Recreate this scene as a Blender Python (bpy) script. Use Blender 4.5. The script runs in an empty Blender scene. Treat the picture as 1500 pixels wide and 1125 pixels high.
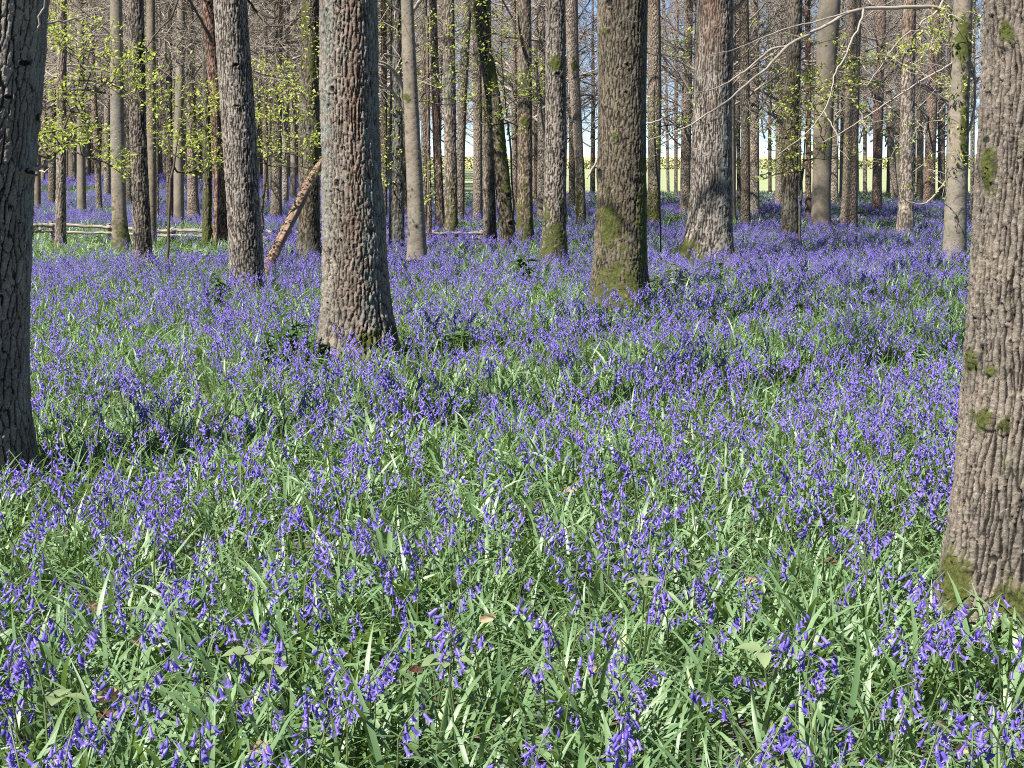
import bpy, math, random
import numpy as np
from mathutils import Vector, Matrix, Euler

R = math.radians
rng = np.random.default_rng(7)
random.seed(7)
scene = bpy.context.scene
COL = scene.collection

# ------------------------------------------------------------------ camera
F_PX, HORIZON, CAM_Z, PLANE = 2250.0, 235.0, 1.35, 0.10
PITCH = math.atan((562.5 - HORIZON) / F_PX)
CAM = np.array([0.0, 0.0, CAM_Z])
FWD = np.array([0, math.cos(PITCH), -math.sin(PITCH)])
UPV = np.array([0, math.sin(PITCH), math.cos(PITCH)])
RGT = np.array([1.0, 0, 0])

def ray(x, y):
    return FWD * F_PX + RGT * (x - 750.0) - UPV * (y - 562.5)
def ground(x, y, z=PLANE):
    d = ray(x, y); return CAM + d * ((z - CAM_Z) / d[2])
def at(x, y, Y):
    d = ray(x, y); return CAM + d * (Y / d[1])
def px_m(p):
    return float((np.asarray(p) - CAM) @ FWD) / F_PX
def project(v):
    q = v - CAM; zc = q @ FWD
    return 750 + F_PX * (q @ RGT) / zc, 562.5 - F_PX * (q @ UPV) / zc

cam_d = bpy.data.cameras.new('camera'); cam = bpy.data.objects.new('camera', cam_d); COL.objects.link(cam)
cam_d.sensor_width = 36; cam_d.lens = F_PX / 1500 * 36
cam_d.clip_start = 0.05; cam_d.clip_end = 5000
cam.location = CAM; cam.rotation_euler = (math.pi / 2 - PITCH, 0, 0)
scene.camera = cam

# ------------------------------------------------------------------ noise
def _h(ix, iy, iz, seed):
    with np.errstate(over='ignore'):
        n = (ix.astype(np.uint32) * np.uint32(374761393) + iy.astype(np.uint32) * np.uint32(668265263)
             + iz.astype(np.uint32) * np.uint32(2147483647) + np.uint32(seed) * np.uint32(1274126177))
        n = (n ^ (n >> np.uint32(13))) * np.uint32(1274126177)
        n = n ^ (n >> np.uint32(16)); n = n * np.uint32(2246822519); n = n ^ (n >> np.uint32(15))
    return n.astype(np.float64) / 4294967295.0
def vnoise(p, seed=0):
    p = np.asarray(p, float); f0 = np.floor(p); f = p - f0; i = f0.astype(np.int64); f = f * f * (3 - 2 * f)
    out = 0
    for dx in (0, 1):
        wx = f[:, 0] if dx else 1 - f[:, 0]
        for dy in (0, 1):
            wy = f[:, 1] if dy else 1 - f[:, 1]
            for dz in (0, 1):
                wz = f[:, 2] if dz else 1 - f[:, 2]
                out = out + wx * wy * wz * _h(i[:, 0] + dx, i[:, 1] + dy, i[:, 2] + dz, seed)
    return out
def fbm(p, seed=0, o=3):
    p = np.asarray(p, float); s = 0; a = 0.5; t = 0
    for k in range(o):
        s = s + a * vnoise(p * 2 ** k, seed + k * 17); t += a; a *= 0.5
    return s / t
def sstep(a, b, x):
    t = np.clip((x - a) / (b - a), 0, 1); return t * t * (3 - 2 * t)
def voro(u, v, nu, seed, cx, cz):
    """cells in (u, v); returns the distance in metres to the border, how upright that border is, and a cell id"""
    iu = np.floor(u).astype(np.int64); iv = np.floor(v).astype(np.int64)
    f1 = np.full(u.shape, 9.0); f2 = f1.copy(); cid = np.zeros(u.shape); z0 = np.zeros_like(iu)
    ax = np.zeros(u.shape); ay = ax.copy(); bx = ax.copy(); by = ax.copy()
    for du in (-1, 0, 1):
        for dv in (-1, 0, 1):
            cu = iu + du; cv = iv + dv; m = np.mod(cu, nu)
            px = cu + _h(m, cv, z0, seed); py = cv + _h(m, cv, z0 + 1, seed)
            d = np.hypot(px - u, py - v); hv = _h(m, cv, z0 + 2, seed)
            n1 = d < f1; n2 = (~n1) & (d < f2)
            bx = np.where(n1, ax, np.where(n2, px, bx)); by = np.where(n1, ay, np.where(n2, py, by)); f2 = np.where(n1, f1, np.where(n2, d, f2))
            ax = np.where(n1, px, ax); ay = np.where(n1, py, ay); cid = np.where(n1, hv, cid); f1 = np.where(n1, d, f1)
    nx = bx - ax; ny = by - ay; L = np.hypot(nx, ny) + 1e-9; nx /= L; ny /= L
    dn = np.abs(((ax + bx) / 2 - u) * nx + ((ay + by) / 2 - v) * ny)
    return dn / np.sqrt((nx / cx) ** 2 + (ny / cz) ** 2), np.abs(nx), cid

def gz(x, y):
    x = np.atleast_1d(np.asarray(x, float)); y = np.atleast_1d(np.asarray(y, float))
    n = fbm(np.stack([x * 0.35, y * 0.35, x * 0], 1), 5, 3) - 0.5
    return n * 0.14

# ------------------------------------------------------------------ mesh helpers
class MB:
    def __init__(s): s.v = []; s.q = []; s.t = []; s.qm = []; s.tm = []; s.n = 0
    def add(s, v, q=None, t=None, m=0):
        v = np.asarray(v, float).reshape(-1, 3)
        if q is not None and len(q):
            q = np.asarray(q, np.int64).reshape(-1, 4); s.q.append(q + s.n); s.qm.append(np.full(len(q), m))
        if t is not None and len(t):
            t = np.asarray(t, np.int64).reshape(-1, 3); s.t.append(t + s.n); s.tm.append(np.full(len(t), m))
        s.v.append(v); s.n += len(v)
    def tube(s, pts, rad, sides=5, m=0, cap=False):
        pts = np.asarray(pts, float); n = len(pts); rad = np.broadcast_to(np.asarray(rad, float), (n,))
        d = np.gradient(pts, axis=0); d /= np.linalg.norm(d, axis=1, keepdims=True) + 1e-12
        ref = np.array([0, 0, 1.0]) if abs(d.mean(0)[2]) < 0.8 else np.array([1.0, 0, 0])
        a = np.cross(d, ref); a /= np.linalg.norm(a, axis=1, keepdims=True) + 1e-12; b = np.cross(d, a)
        th = np.arange(sides) * 2 * math.pi / sides
        v = pts[:, None] + rad[:, None, None] * (np.cos(th)[None, :, None] * a[:, None] + np.sin(th)[None, :, None] * b[:, None])
        i = np.arange(n - 1)[:, None] * sides; j = np.arange(sides)[None]; k = (j + 1) % sides
        q = np.stack([i + j, i + k, i + sides + k, i + sides + j], -1).reshape(-1, 4)
        t = None
        v = v.reshape(-1, 3)
        if cap:
            v = np.vstack([v, pts[:1], pts[-1:]]); c0 = n * sides; e = (n - 1) * sides
            jj = np.arange(sides); kk = (jj + 1) % sides
            t = np.vstack([np.stack([kk, jj, np.full(sides, c0)], 1), np.stack([e + jj, e + kk, np.full(sides, c0 + 1)], 1)])
        s.add(v, q, t, m)
    def merge(s, o, M=None, mo=0):
        v, q, t, qm, tm = o.arrays()
        if M is not None:
            M = np.array(M); v = v @ M[:3, :3].T + M[:3, 3]
        if len(q): s.q.append(q + s.n); s.qm.append(qm + mo)
        if len(t): s.t.append(t + s.n); s.tm.append(tm + mo)
        s.v.append(v); s.n += len(v)
    def arrays(s):
        c = lambda l, w: np.concatenate(l) if l else np.zeros((0, w), np.int64)
        c1 = lambda l: np.concatenate(l).astype(np.int64) if l else np.zeros(0, np.int64)
        return np.concatenate(s.v), c(s.q, 4), c(s.t, 3), c1(s.qm), c1(s.tm)
    def mesh(s, name, mats, smooth=True, attrs=None):
        v, q, t, qm, tm = s.arrays()
        me = bpy.data.meshes.new(name)
        me.vertices.add(len(v)); me.vertices.foreach_set('co', v.ravel().astype(np.float32))
        me.loops.add(len(q) * 4 + len(t) * 3); me.polygons.add(len(q) + len(t))
        me.loops.foreach_set('vertex_index', np.concatenate([q.ravel(), t.ravel()]).astype(np.int32))
        st = np.concatenate([np.arange(len(q)) * 4, len(q) * 4 + np.arange(len(t)) * 3]).astype(np.int32)
        me.polygons.foreach_set('loop_start', st)
        me.polygons.foreach_set('material_index', np.concatenate([qm, tm]).astype(np.int32))
        me.polygons.foreach_set('use_smooth', np.full(len(st), smooth))
        for k, a in (attrs or {}).items():
            at_ = me.attributes.new(k, 'FLOAT', 'POINT'); at_.data.foreach_set('value', np.asarray(a, np.float32))
        for m in mats: me.materials.append(m)
        me.update(calc_edges=True); me.validate()
        return me

def link(name, me, parent=None, loc=(0, 0, 0)):
    o = bpy.data.objects.new(name, me); COL.objects.link(o); o.location = loc
    if parent is not None: o.parent = parent
    return o
def empty(name, loc=(0, 0, 0), rot=(0, 0, 0)):
    o = bpy.data.objects.new(name, None); COL.objects.link(o); o.location = loc; o.rotation_euler = rot
    o.empty_display_size = 0.2
    return o
def tag(o, label, cat=None, group=None, kind=None):
    if label: o['label'] = label
    if cat: o['category'] = cat
    if group: o['group'] = group
    if kind: o['kind'] = kind
    return o

# ------------------------------------------------------------------ materials
def new_mat(name):
    m = bpy.data.materials.new(name); m.use_nodes = True; nt = m.node_tree; nt.nodes.clear()
    return m, nt
def N(nt, t, **kw):
    n = nt.nodes.new(t)
    for k, v in kw.items():
        if k.startswith('i_'):
            key = k[2:]; key = int(key) if key.isdigit() else key.replace('_', ' ')
            n.inputs[key].default_value = v
        else: setattr(n, k, v)
    return n
def ramp(nt, src, stops):
    r = nt.nodes.new('ShaderNodeValToRGB'); e = r.color_ramp.elements
    while len(e) < len(stops): e.new(0.5)
    for el, (p, c) in zip(e, stops):
        el.position = p; el.color = (*c, 1) if len(c) == 3 else c
    nt.links.new(src, r.inputs[0]); return r.outputs[0]
def mixc(nt, f, a, b):
    n = nt.nodes.new('ShaderNodeMix'); n.data_type = 'RGBA'
    for s, k in ((f, 0), (a, 6), (b, 7)):
        if isinstance(s, (int, float)): n.inputs[k].default_value = s
        elif isinstance(s, tuple): n.inputs[k].default_value = (*s, 1)
        else: nt.links.new(s, n.inputs[k])
    return n.outputs[2]
def mth(nt, op, a, b=None, clamp=False):
    n = nt.nodes.new('ShaderNodeMath'); n.operation = op; n.use_clamp = clamp
    for i, s in enumerate((a, b)):
        if s is None: continue
        if isinstance(s, (int, float)): n.inputs[i].default_value = s
        else: nt.links.new(s, n.inputs[i])
    return n.outputs[0]
def attr(nt, name):
    n = nt.nodes.new('ShaderNodeAttribute'); n.attribute_name = name; return n.outputs['Fac']
def noise(nt, vec, scale, detail=4, rough=0.55):
    n = N(nt, 'ShaderNodeTexNoise'); n.inputs['Scale'].default_value = scale; n.inputs['Detail'].default_value = detail
    n.inputs['Roughness'].default_value = rough; nt.links.new(vec, n.inputs['Vector']); return n.outputs['Fac']
def out(nt, sh):
    o = nt.nodes.new('ShaderNodeOutputMaterial'); nt.links.new(sh, o.inputs['Surface']); return o
def principled(nt, col, rough=0.8, spec=0.3, normal=None):
    p = nt.nodes.new('ShaderNodeBsdfPrincipled'); p.inputs['Roughness'].default_value = rough
    p.inputs['Specular IOR Level'].default_value = spec
    if isinstance(col, tuple): p.inputs['Base Color'].default_value = (*col, 1)
    else: nt.links.new(col, p.inputs['Base Color'])
    if normal is not None: nt.links.new(normal, p.inputs['Normal'])
    return p
def bump(nt, h, strength=0.5, dist=0.01, normal=None):
    b = nt.nodes.new('ShaderNodeBump'); b.inputs['Strength'].default_value = strength; b.inputs['Distance'].default_value = dist
    nt.links.new(h, b.inputs['Height'])
    if normal is not None: nt.links.new(normal, b.inputs['Normal'])
    return b.outputs[0]

MOSS = [(0.30, (0.026, 0.034, 0.009)), (0.70, (0.092, 0.098, 0.022))]
def bark_mat(name, hi, lo, near, cell=(30, 30, 11), bstr=0.9, contrast=0.55, fine=1.0):
    """weathered plate colour hi, fissure cork colour lo; moss, lichen, rust and knots come from mesh attributes"""
    m, nt = new_mat(name)
    tc = N(nt, 'ShaderNodeTexCoord').outputs['Object']
    oi = N(nt, 'ShaderNodeObjectInfo').outputs['Random']
    n1 = noise(nt, tc, 3.0, 5); n2 = noise(nt, tc, 70, 5, 0.75); n3 = noise(nt, tc, 14, 4)
    if near:
        fur = attr(nt, 'furrow')
    else:
        mp = N(nt, 'ShaderNodeMapping'); mp.inputs['Scale'].default_value = cell; nt.links.new(tc, mp.inputs[0])
        wn = N(nt, 'ShaderNodeTexNoise'); wn.inputs['Scale'].default_value = 6; nt.links.new(tc, wn.inputs['Vector'])
        va = N(nt, 'ShaderNodeVectorMath', operation='MULTIPLY_ADD'); nt.links.new(wn.outputs['Color'], va.inputs[0])
        va.inputs[1].default_value = (1.5, 1.5, 1.5); nt.links.new(mp.outputs[0], va.inputs[2])
        vo = N(nt, 'ShaderNodeTexVoronoi', feature='DISTANCE_TO_EDGE'); vo.inputs['Scale'].default_value = 1
        nt.links.new(va.outputs[0], vo.inputs['Vector'])
        fur = mth(nt, 'MULTIPLY', vo.outputs['Distance'], 3.2, True)
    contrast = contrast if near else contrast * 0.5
    f = mth(nt, 'ADD', mth(nt, 'MULTIPLY', fur, contrast), mth(nt, 'MULTIPLY', n2, 1 - contrast), True)
    base = mixc(nt, f, lo, hi)
    if near: base = mixc(nt, ramp(nt, fur, [(0.22, (1, 1, 1)), (0.52, (0, 0, 0))]), base, tuple(c * 0.5 for c in lo))   # brown fissures, painted darker still to add shade to them
    fleck = ramp(nt, noise(nt, tc, 110 if near else 30, 3, 0.75), [(0.52, (0, 0, 0)), (0.63, (1, 1, 1))])
    base = mixc(nt, mth(nt, 'MULTIPLY', fleck, mth(nt, 'MULTIPLY', fur, 0.55 if near else 0.2)), base, tuple(min(0.62, c * 1.9) for c in hi))   # pale flakes
    tone = ramp(nt, n1, [(0.25, (0.62, 0.60, 0.58)), (0.5, (0.95, 0.93, 0.9)), (0.78, (1.35, 1.3, 1.22))])
    mu = N(nt, 'ShaderNodeMix', data_type='RGBA', blend_type='MULTIPLY'); mu.inputs[0].default_value = 1
    nt.links.new(base, mu.inputs[6]); nt.links.new(tone, mu.inputs[7]); base = mu.outputs[2]
    hs = N(nt, 'ShaderNodeHueSaturation'); nt.links.new(base, hs.inputs['Color'])
    nt.links.new(mth(nt, 'ADD', mth(nt, 'MULTIPLY', oi, 0.5), 0.75), hs.inputs['Value'])
    nt.links.new(mth(nt, 'ADD', mth(nt, 'MULTIPLY', oi, -0.3), 1.1), hs.inputs['Saturation']); base = hs.outputs[0]
    base = mixc(nt, mth(nt, 'MULTIPLY', attr(nt, 'rust'), 0.55), base, mixc(nt, f, (0.055, 0.026, 0.014), (0.23, 0.125, 0.075)))
    lic = mth(nt, 'MULTIPLY', attr(nt, 'lichen'), ramp(nt, n3, [(0.40, (0, 0, 0)), (0.56, (1, 1, 1))]), True)
    base = mixc(nt, lic, base, mixc(nt, f, (0.075, 0.080, 0.068), (0.250, 0.258, 0.225)))
    ms = mth(nt, 'ADD', attr(nt, 'moss'), mth(nt, 'ADD', mth(nt, 'MULTIPLY', mth(nt, 'SUBTRACT', n3, 0.5), 2.4), mth(nt, 'MULTIPLY', mth(nt, 'SUBTRACT', n2, 0.5), 1.6)))
    ms = ramp(nt, ms, [(0.40, (0, 0, 0)), (0.72, (1, 1, 1))])
    base = mixc(nt, ms, base, ramp(nt, noise(nt, tc, 70, 3, 0.7), MOSS))
    base = mixc(nt, attr(nt, 'scar'), base, (0.012, 0.010, 0.008))
    if near:
        nrm = bump(nt, n2, 0.9 * fine, 0.008)
    else:
        nrm = bump(nt, mth(nt, 'ADD', fur, mth(nt, 'MULTIPLY', n2, 0.5)), bstr, 0.02)
    p = principled(nt, base, 0.88, 0.25, nrm)
    out(nt, p.outputs[0]); return m

BARK = {}
for near in (True, False):
    s = 'near' if near else 'far'
    BARK['oak', near] = bark_mat('furrowed_bark_' + s, (0.275, 0.238, 0.203), (0.038, 0.030, 0.023), near, contrast=0.8)
    BARK['dark', near] = bark_mat('shade_toned_bark_' + s, ((0.170, 0.140, 0.098) if near else (0.235, 0.190, 0.140)), (0.034, 0.026, 0.018), near, contrast=0.78)  # near plates painted darker for crown shade, far ones lighter to offset it
    BARK['smooth', near] = bark_mat('smooth_bark_' + s, (0.215, 0.183, 0.142), (0.130, 0.106, 0.080), near, (7, 7, 3), 0.12, 0.3, 0.5)
    BARK['red', near] = bark_mat('reddish_bark_' + s, (0.310, 0.205, 0.160), (0.075, 0.040, 0.028), near)
    BARK['grey', near] = bark_mat('grey_bark_' + s, (0.330, 0.270, 0.212), (0.110, 0.084, 0.062), near)

def leafy(name, c1, c2, rough=0.4, trans=0.35, spec=0.5, tcol=None, scale=8.0):
    m, nt = new_mat(name)
    tc = N(nt, 'ShaderNodeTexCoord').outputs['Object']
    oi = N(nt, 'ShaderNodeObjectInfo').outputs['Random']
    geo = N(nt, 'ShaderNodeNewGeometry').outputs['Random Per Island']
    f = mth(nt, 'ADD', mth(nt, 'MULTIPLY', geo, 0.6), mth(nt, 'MULTIPLY', oi, 0.4))
    col = mixc(nt, f, c1, c2)
    p = principled(nt, col, rough, spec)
    tr = N(nt, 'ShaderNodeBsdfTranslucent')
    if tcol: tr.inputs['Color'].default_value = (*tcol, 1)
    else: nt.links.new(col, tr.inputs['Color'])
    mx = N(nt, 'ShaderNodeMixShader'); mx.inputs[0].default_value = trans
    nt.links.new(p.outputs[0], mx.inputs[1]); nt.links.new(tr.outputs[0], mx.inputs[2])
    out(nt, mx.outputs[0]); return m

M_BELL = leafy('bluebell_petals', (0.080, 0.047, 0.38), (0.310, 0.225, 0.75), 0.42, 0.34, 0.45)
M_TIP = leafy('bluebell_petal_tips', (0.20, 0.145, 0.60), (0.46, 0.38, 0.84), 0.45, 0.35, 0.4)
M_PEDICEL = leafy('bluebell_flower_stalk', (0.050, 0.035, 0.16), (0.10, 0.075, 0.26), 0.5, 0.1, 0.4)
M_BUD = leafy('bluebell_buds', (0.055, 0.034, 0.25), (0.13, 0.085, 0.42), 0.5, 0.15, 0.35)
M_LEAF = leafy('bluebell_leaf', (0.074, 0.150, 0.054), (0.220, 0.325, 0.155), 0.47, 0.30, 0.62, (0.20, 0.32, 0.05))
M_STEM = leafy('bluebell_stem', (0.075, 0.120, 0.040), (0.115, 0.150, 0.045), 0.5, 0.1, 0.5)
M_SPRING = leafy('spring_leaf', (0.29, 0.36, 0.065), (0.50, 0.56, 0.14), 0.5, 0.45, 0.3, (0.52, 0.60, 0.09))
M_DARKLEAF = leafy('undergrowth_leaf', (0.030, 0.070, 0.020), (0.080, 0.140, 0.045), 0.4, 0.25, 0.6, (0.08, 0.16, 0.02))
M_PALELEAF = leafy('pale_undergrowth_leaf', (0.13, 0.19, 0.08), (0.27, 0.33, 0.17), 0.55, 0.3, 0.4)
M_DEAD = leafy('dead_leaf', (0.25, 0.175, 0.11), (0.40, 0.31, 0.21), 0.7, 0.15, 0.2)
M_DEADDARK = leafy('dark_dead_leaf', (0.060, 0.026, 0.016), (0.11, 0.05, 0.03), 0.6, 0.1, 0.3)

def twig_mat(name, a, b):
    m, nt = new_mat(name)
    tc = N(nt, 'ShaderNodeTexCoord').outputs['Object']
    col = mixc(nt, noise(nt, tc, 1.3, 3), a, b)
    out(nt, principled(nt, col, 0.8, 0.3).outputs[0]); return m
M_TWIG = twig_mat('twig_bark', (0.20, 0.163, 0.128), (0.38, 0.330, 0.278))
M_TWIGDARK = twig_mat('dark_twig_bark', (0.045, 0.034, 0.025), (0.105, 0.085, 0.065))
M_TWIGPALE = twig_mat('pale_twig_bark', (0.16, 0.125, 0.095), (0.30, 0.25, 0.195))

def wood_mat(name, a, b, sc=(3, 40, 40)):
    m, nt = new_mat(name)
    tc = N(nt, 'ShaderNodeTexCoord').outputs['Object']
    mp = N(nt, 'ShaderNodeMapping'); mp.inputs['Scale'].default_value = sc; nt.links.new(tc, mp.inputs[0])
    n = noise(nt, mp.outputs[0], 1, 6, 0.65)
    col = ramp(nt, n, [(0.32, a), (0.66, b)])
    out(nt, principled(nt, col, 0.8, 0.25, bump(nt, n, 0.8, 0.012)).outputs[0]); return m
M_RAIL = wood_mat('weathered_rail_wood', (0.085, 0.070, 0.056), (0.36, 0.315, 0.26))
M_LOG = wood_mat('stripped_branch_wood', (0.070, 0.038, 0.025), (0.33, 0.225, 0.160), (42, 42, 1.1))

def floor_mat():
    m, nt = new_mat('leaf_litter')
    tc = N(nt, 'ShaderNodeTexCoord').outputs['Object']
    n = noise(nt, tc, 9, 8, 0.7); v = N(nt, 'ShaderNodeTexVoronoi'); v.inputs['Scale'].default_value = 24; nt.links.new(tc, v.inputs['Vector'])
    col = ramp(nt, n, [(0.3, (0.020, 0.016, 0.009)), (0.5, (0.045, 0.040, 0.018)), (0.7, (0.095, 0.068, 0.042))])
    col = mixc(nt, 0.25, col, v.outputs['Color'])
    hs = N(nt, 'ShaderNodeHueSaturation'); hs.inputs['Saturation'].default_value = 0.45; hs.inputs['Value'].default_value = 0.6
    nt.links.new(col, hs.inputs['Color'])
    out(nt, principled(nt, hs.outputs[0], 0.95, 0.1, bump(nt, n, 0.8, 0.03)).outputs[0]); return m
def field_mat(name, stops, sc):
    m, nt = new_mat(name)
    tc = N(nt, 'ShaderNodeTexCoord').outputs['Object']
    out(nt, principled(nt, ramp(nt, noise(nt, tc, sc, 6, 0.65), stops), 0.9, 0.15).outputs[0]); return m

# ------------------------------------------------------------------ world and sun
SUN_EL, SUN_AZ = R(51), R(-132)          # azimuth measured from +Y towards +X
w = bpy.data.worlds.new('World'); scene.world = w; w.use_nodes = True
wn = w.node_tree; bg = wn.nodes['Background']; sk = wn.nodes.new('ShaderNodeTexSky')
sk.sky_type = 'NISHITA'; sk.sun_disc = False; sk.sun_elevation = SUN_EL; sk.sun_rotation = SUN_AZ
sk.air_density = 0.55; sk.dust_density = 0.05; sk.altitude = 1600; sk.ozone_density = 2.5
wn.links.new(sk.outputs[0], bg.inputs[0]); bg.inputs[1].default_value = 0.068
sd = bpy.data.lights.new('sun', 'SUN'); sd.energy = 5.0; sd.angle = R(0.53); sd.color = (1.0, 0.955, 0.88)
so = bpy.data.objects.new('sun', sd); COL.objects.link(so)
to_sun = Vector((math.sin(SUN_AZ) * math.cos(SUN_EL), math.cos(SUN_AZ) * math.cos(SUN_EL), math.sin(SUN_EL)))
so.rotation_euler = to_sun.to_track_quat('Z', 'Y').to_euler(); so.location = (0, 0, 40)
scene.view_settings.view_transform = 'Standard'; scene.view_settings.look = 'None'
scene.view_settings.exposure = 1.36; scene.view_settings.gamma = 1.0
scene.cycles.max_bounces = 8; scene.cycles.diffuse_bounces = 3; scene.cycles.glossy_bounces = 2
scene.cycles.transmission_bounces = 4; scene.cycles.transparent_max_bounces = 4
scene.cycles.use_denoising = False; scene.cycles.pixel_filter_type = 'BLACKMAN_HARRIS'; scene.cycles.filter_width = 1.05

# ------------------------------------------------------------------ ground
def sheet(name, xs, ys, zf, mat):
    X, Y = np.meshgrid(xs, ys); v = np.stack([X.ravel(), Y.ravel(), zf(X.ravel(), Y.ravel())], 1)
    nx = len(xs); i = (np.arange(len(ys) - 1)[:, None] * nx + np.arange(nx - 1)[None]).ravel()
    mb = MB(); mb.add(v, np.stack([i, i + 1, i + 1 + nx, i + nx], 1))
    return tag(link(name, mb.mesh(name, [mat])), None, None, None, 'structure')
xs = np.concatenate([np.linspace(-1500, -75, 10), np.linspace(-60, 60, 161), np.linspace(75, 1500, 10)])
ys = np.concatenate([np.linspace(-40, -4, 8), np.linspace(-3, 60, 140), np.linspace(62, 150, 60), np.linspace(160, 2600, 30)])
sheet('woodland_floor', xs, ys, lambda x, y: gz(x, y) - sstep(56, 62, y) * 0.0, floor_mat())
FIELD_Y = 57.0
sheet('green_field', np.linspace(-16, 400, 120), np.linspace(FIELD_Y, 150, 40), lambda x, y: 0.14 + (y - FIELD_Y) * 0.004 + 0 * x,
      field_mat('young_crop', [(0.3, (0.22, 0.26, 0.14)), (0.7, (0.30, 0.33, 0.18))], 0.6))
sheet('rapeseed_field', np.linspace(-400, 900, 80), np.linspace(152, 900, 60), lambda x, y: 0.55 + (y - 152) * 0.0036 + 0 * x,
      field_mat('rapeseed_in_flower', [(0.3, (0.36, 0.33, 0.15)), (0.7, (0.50, 0.44, 0.20))], 0.05))

# ------------------------------------------------------------------ crowns
def rnd_dir(az, el):
    return np.array([math.cos(az) * math.cos(el), math.sin(az) * math.cos(el), math.sin(el)])
def wander(p, d, L, n, wob, lift, rg):
    pts = [p]; d = d.copy()
    for k in range(n):
        d = d + rg.normal(0, wob, 3) + np.array([0, 0, lift]); d /= np.linalg.norm(d)
        p = p + d * (L / n); pts.append(p)
    return np.array(pts)
def make_crown(seed, z0, z1, nl, ns, ntw, reach=3.6, thin=1.0):
    rg = np.random.default_rng(seed); mb = MB()
    for i in range(nl):
        t = (i + rg.random()) / nl; z = z0 + (z1 - z0) * t ** 0.9
        L = reach * (0.45 + 0.75 * (1 - t)) * rg.uniform(0.6, 1.15)
        lim = wander(np.array([0, 0, z]), rnd_dir(rg.uniform(0, 6.283), rg.uniform(0.05, 0.75)), L, 7, 0.16, 0.05, rg)
        mb.tube(lim, np.linspace(0.024, 0.006, 8) * (1.3 - 0.5 * t), 4)
        for j in range(ns):
            k = rg.uniform(1.2, 6.9); a = int(k); p = lim[a] * (1 - k + a) + lim[min(a + 1, 7)] * (k - a)
            d = lim[min(a + 1, 7)] - lim[a]; d = d / np.linalg.norm(d) + rg.normal(0, 0.65, 3); d /= np.linalg.norm(d)
            sub = wander(p, d, L * rg.uniform(0.22, 0.5), 4, 0.22, 0.03, rg)
            mb.tube(sub, np.linspace(0.009, 0.004, 5) * thin, 3)
            for q in range(ntw):
                b = rg.integers(0, 5); d2 = d + rg.normal(0, 0.7, 3); d2 /= np.linalg.norm(d2)
                tw = wander(sub[b], d2, rg.uniform(0.25, 0.75), 2, 0.25, 0.0, rg)
                mb.tube(tw, np.array([0.0042, 0.0034, 0.0022]) * thin, 3)
    return mb
CROWN_HIGH = [make_crown(20 + i, 4.6, 13, 9, 6, 4).mesh('bare_crown', [M_TWIG]) for i in range(3)]
CROWN_MID = [make_crown(40 + i, 2.9, 6.6, 24, 9, 8, 2.7).mesh('bare_crown', [M_TWIG]) for i in range(3)]
CROWN_LOW_MB = [make_crown(60 + i, 2.7, 8, 34, 9, 9, 2.7, 1.05) for i in range(3)]
CROWN_SPARSE = [make_crown(80 + i, 1.9, 8.0, 25, 8, 8, 2.5, 0.85).mesh('bare_crown', [M_TWIG]) for i in range(3)]
CROWN_LOW = [m.mesh('bare_crown', [M_TWIG]) for m in CROWN_LOW_MB]

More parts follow.
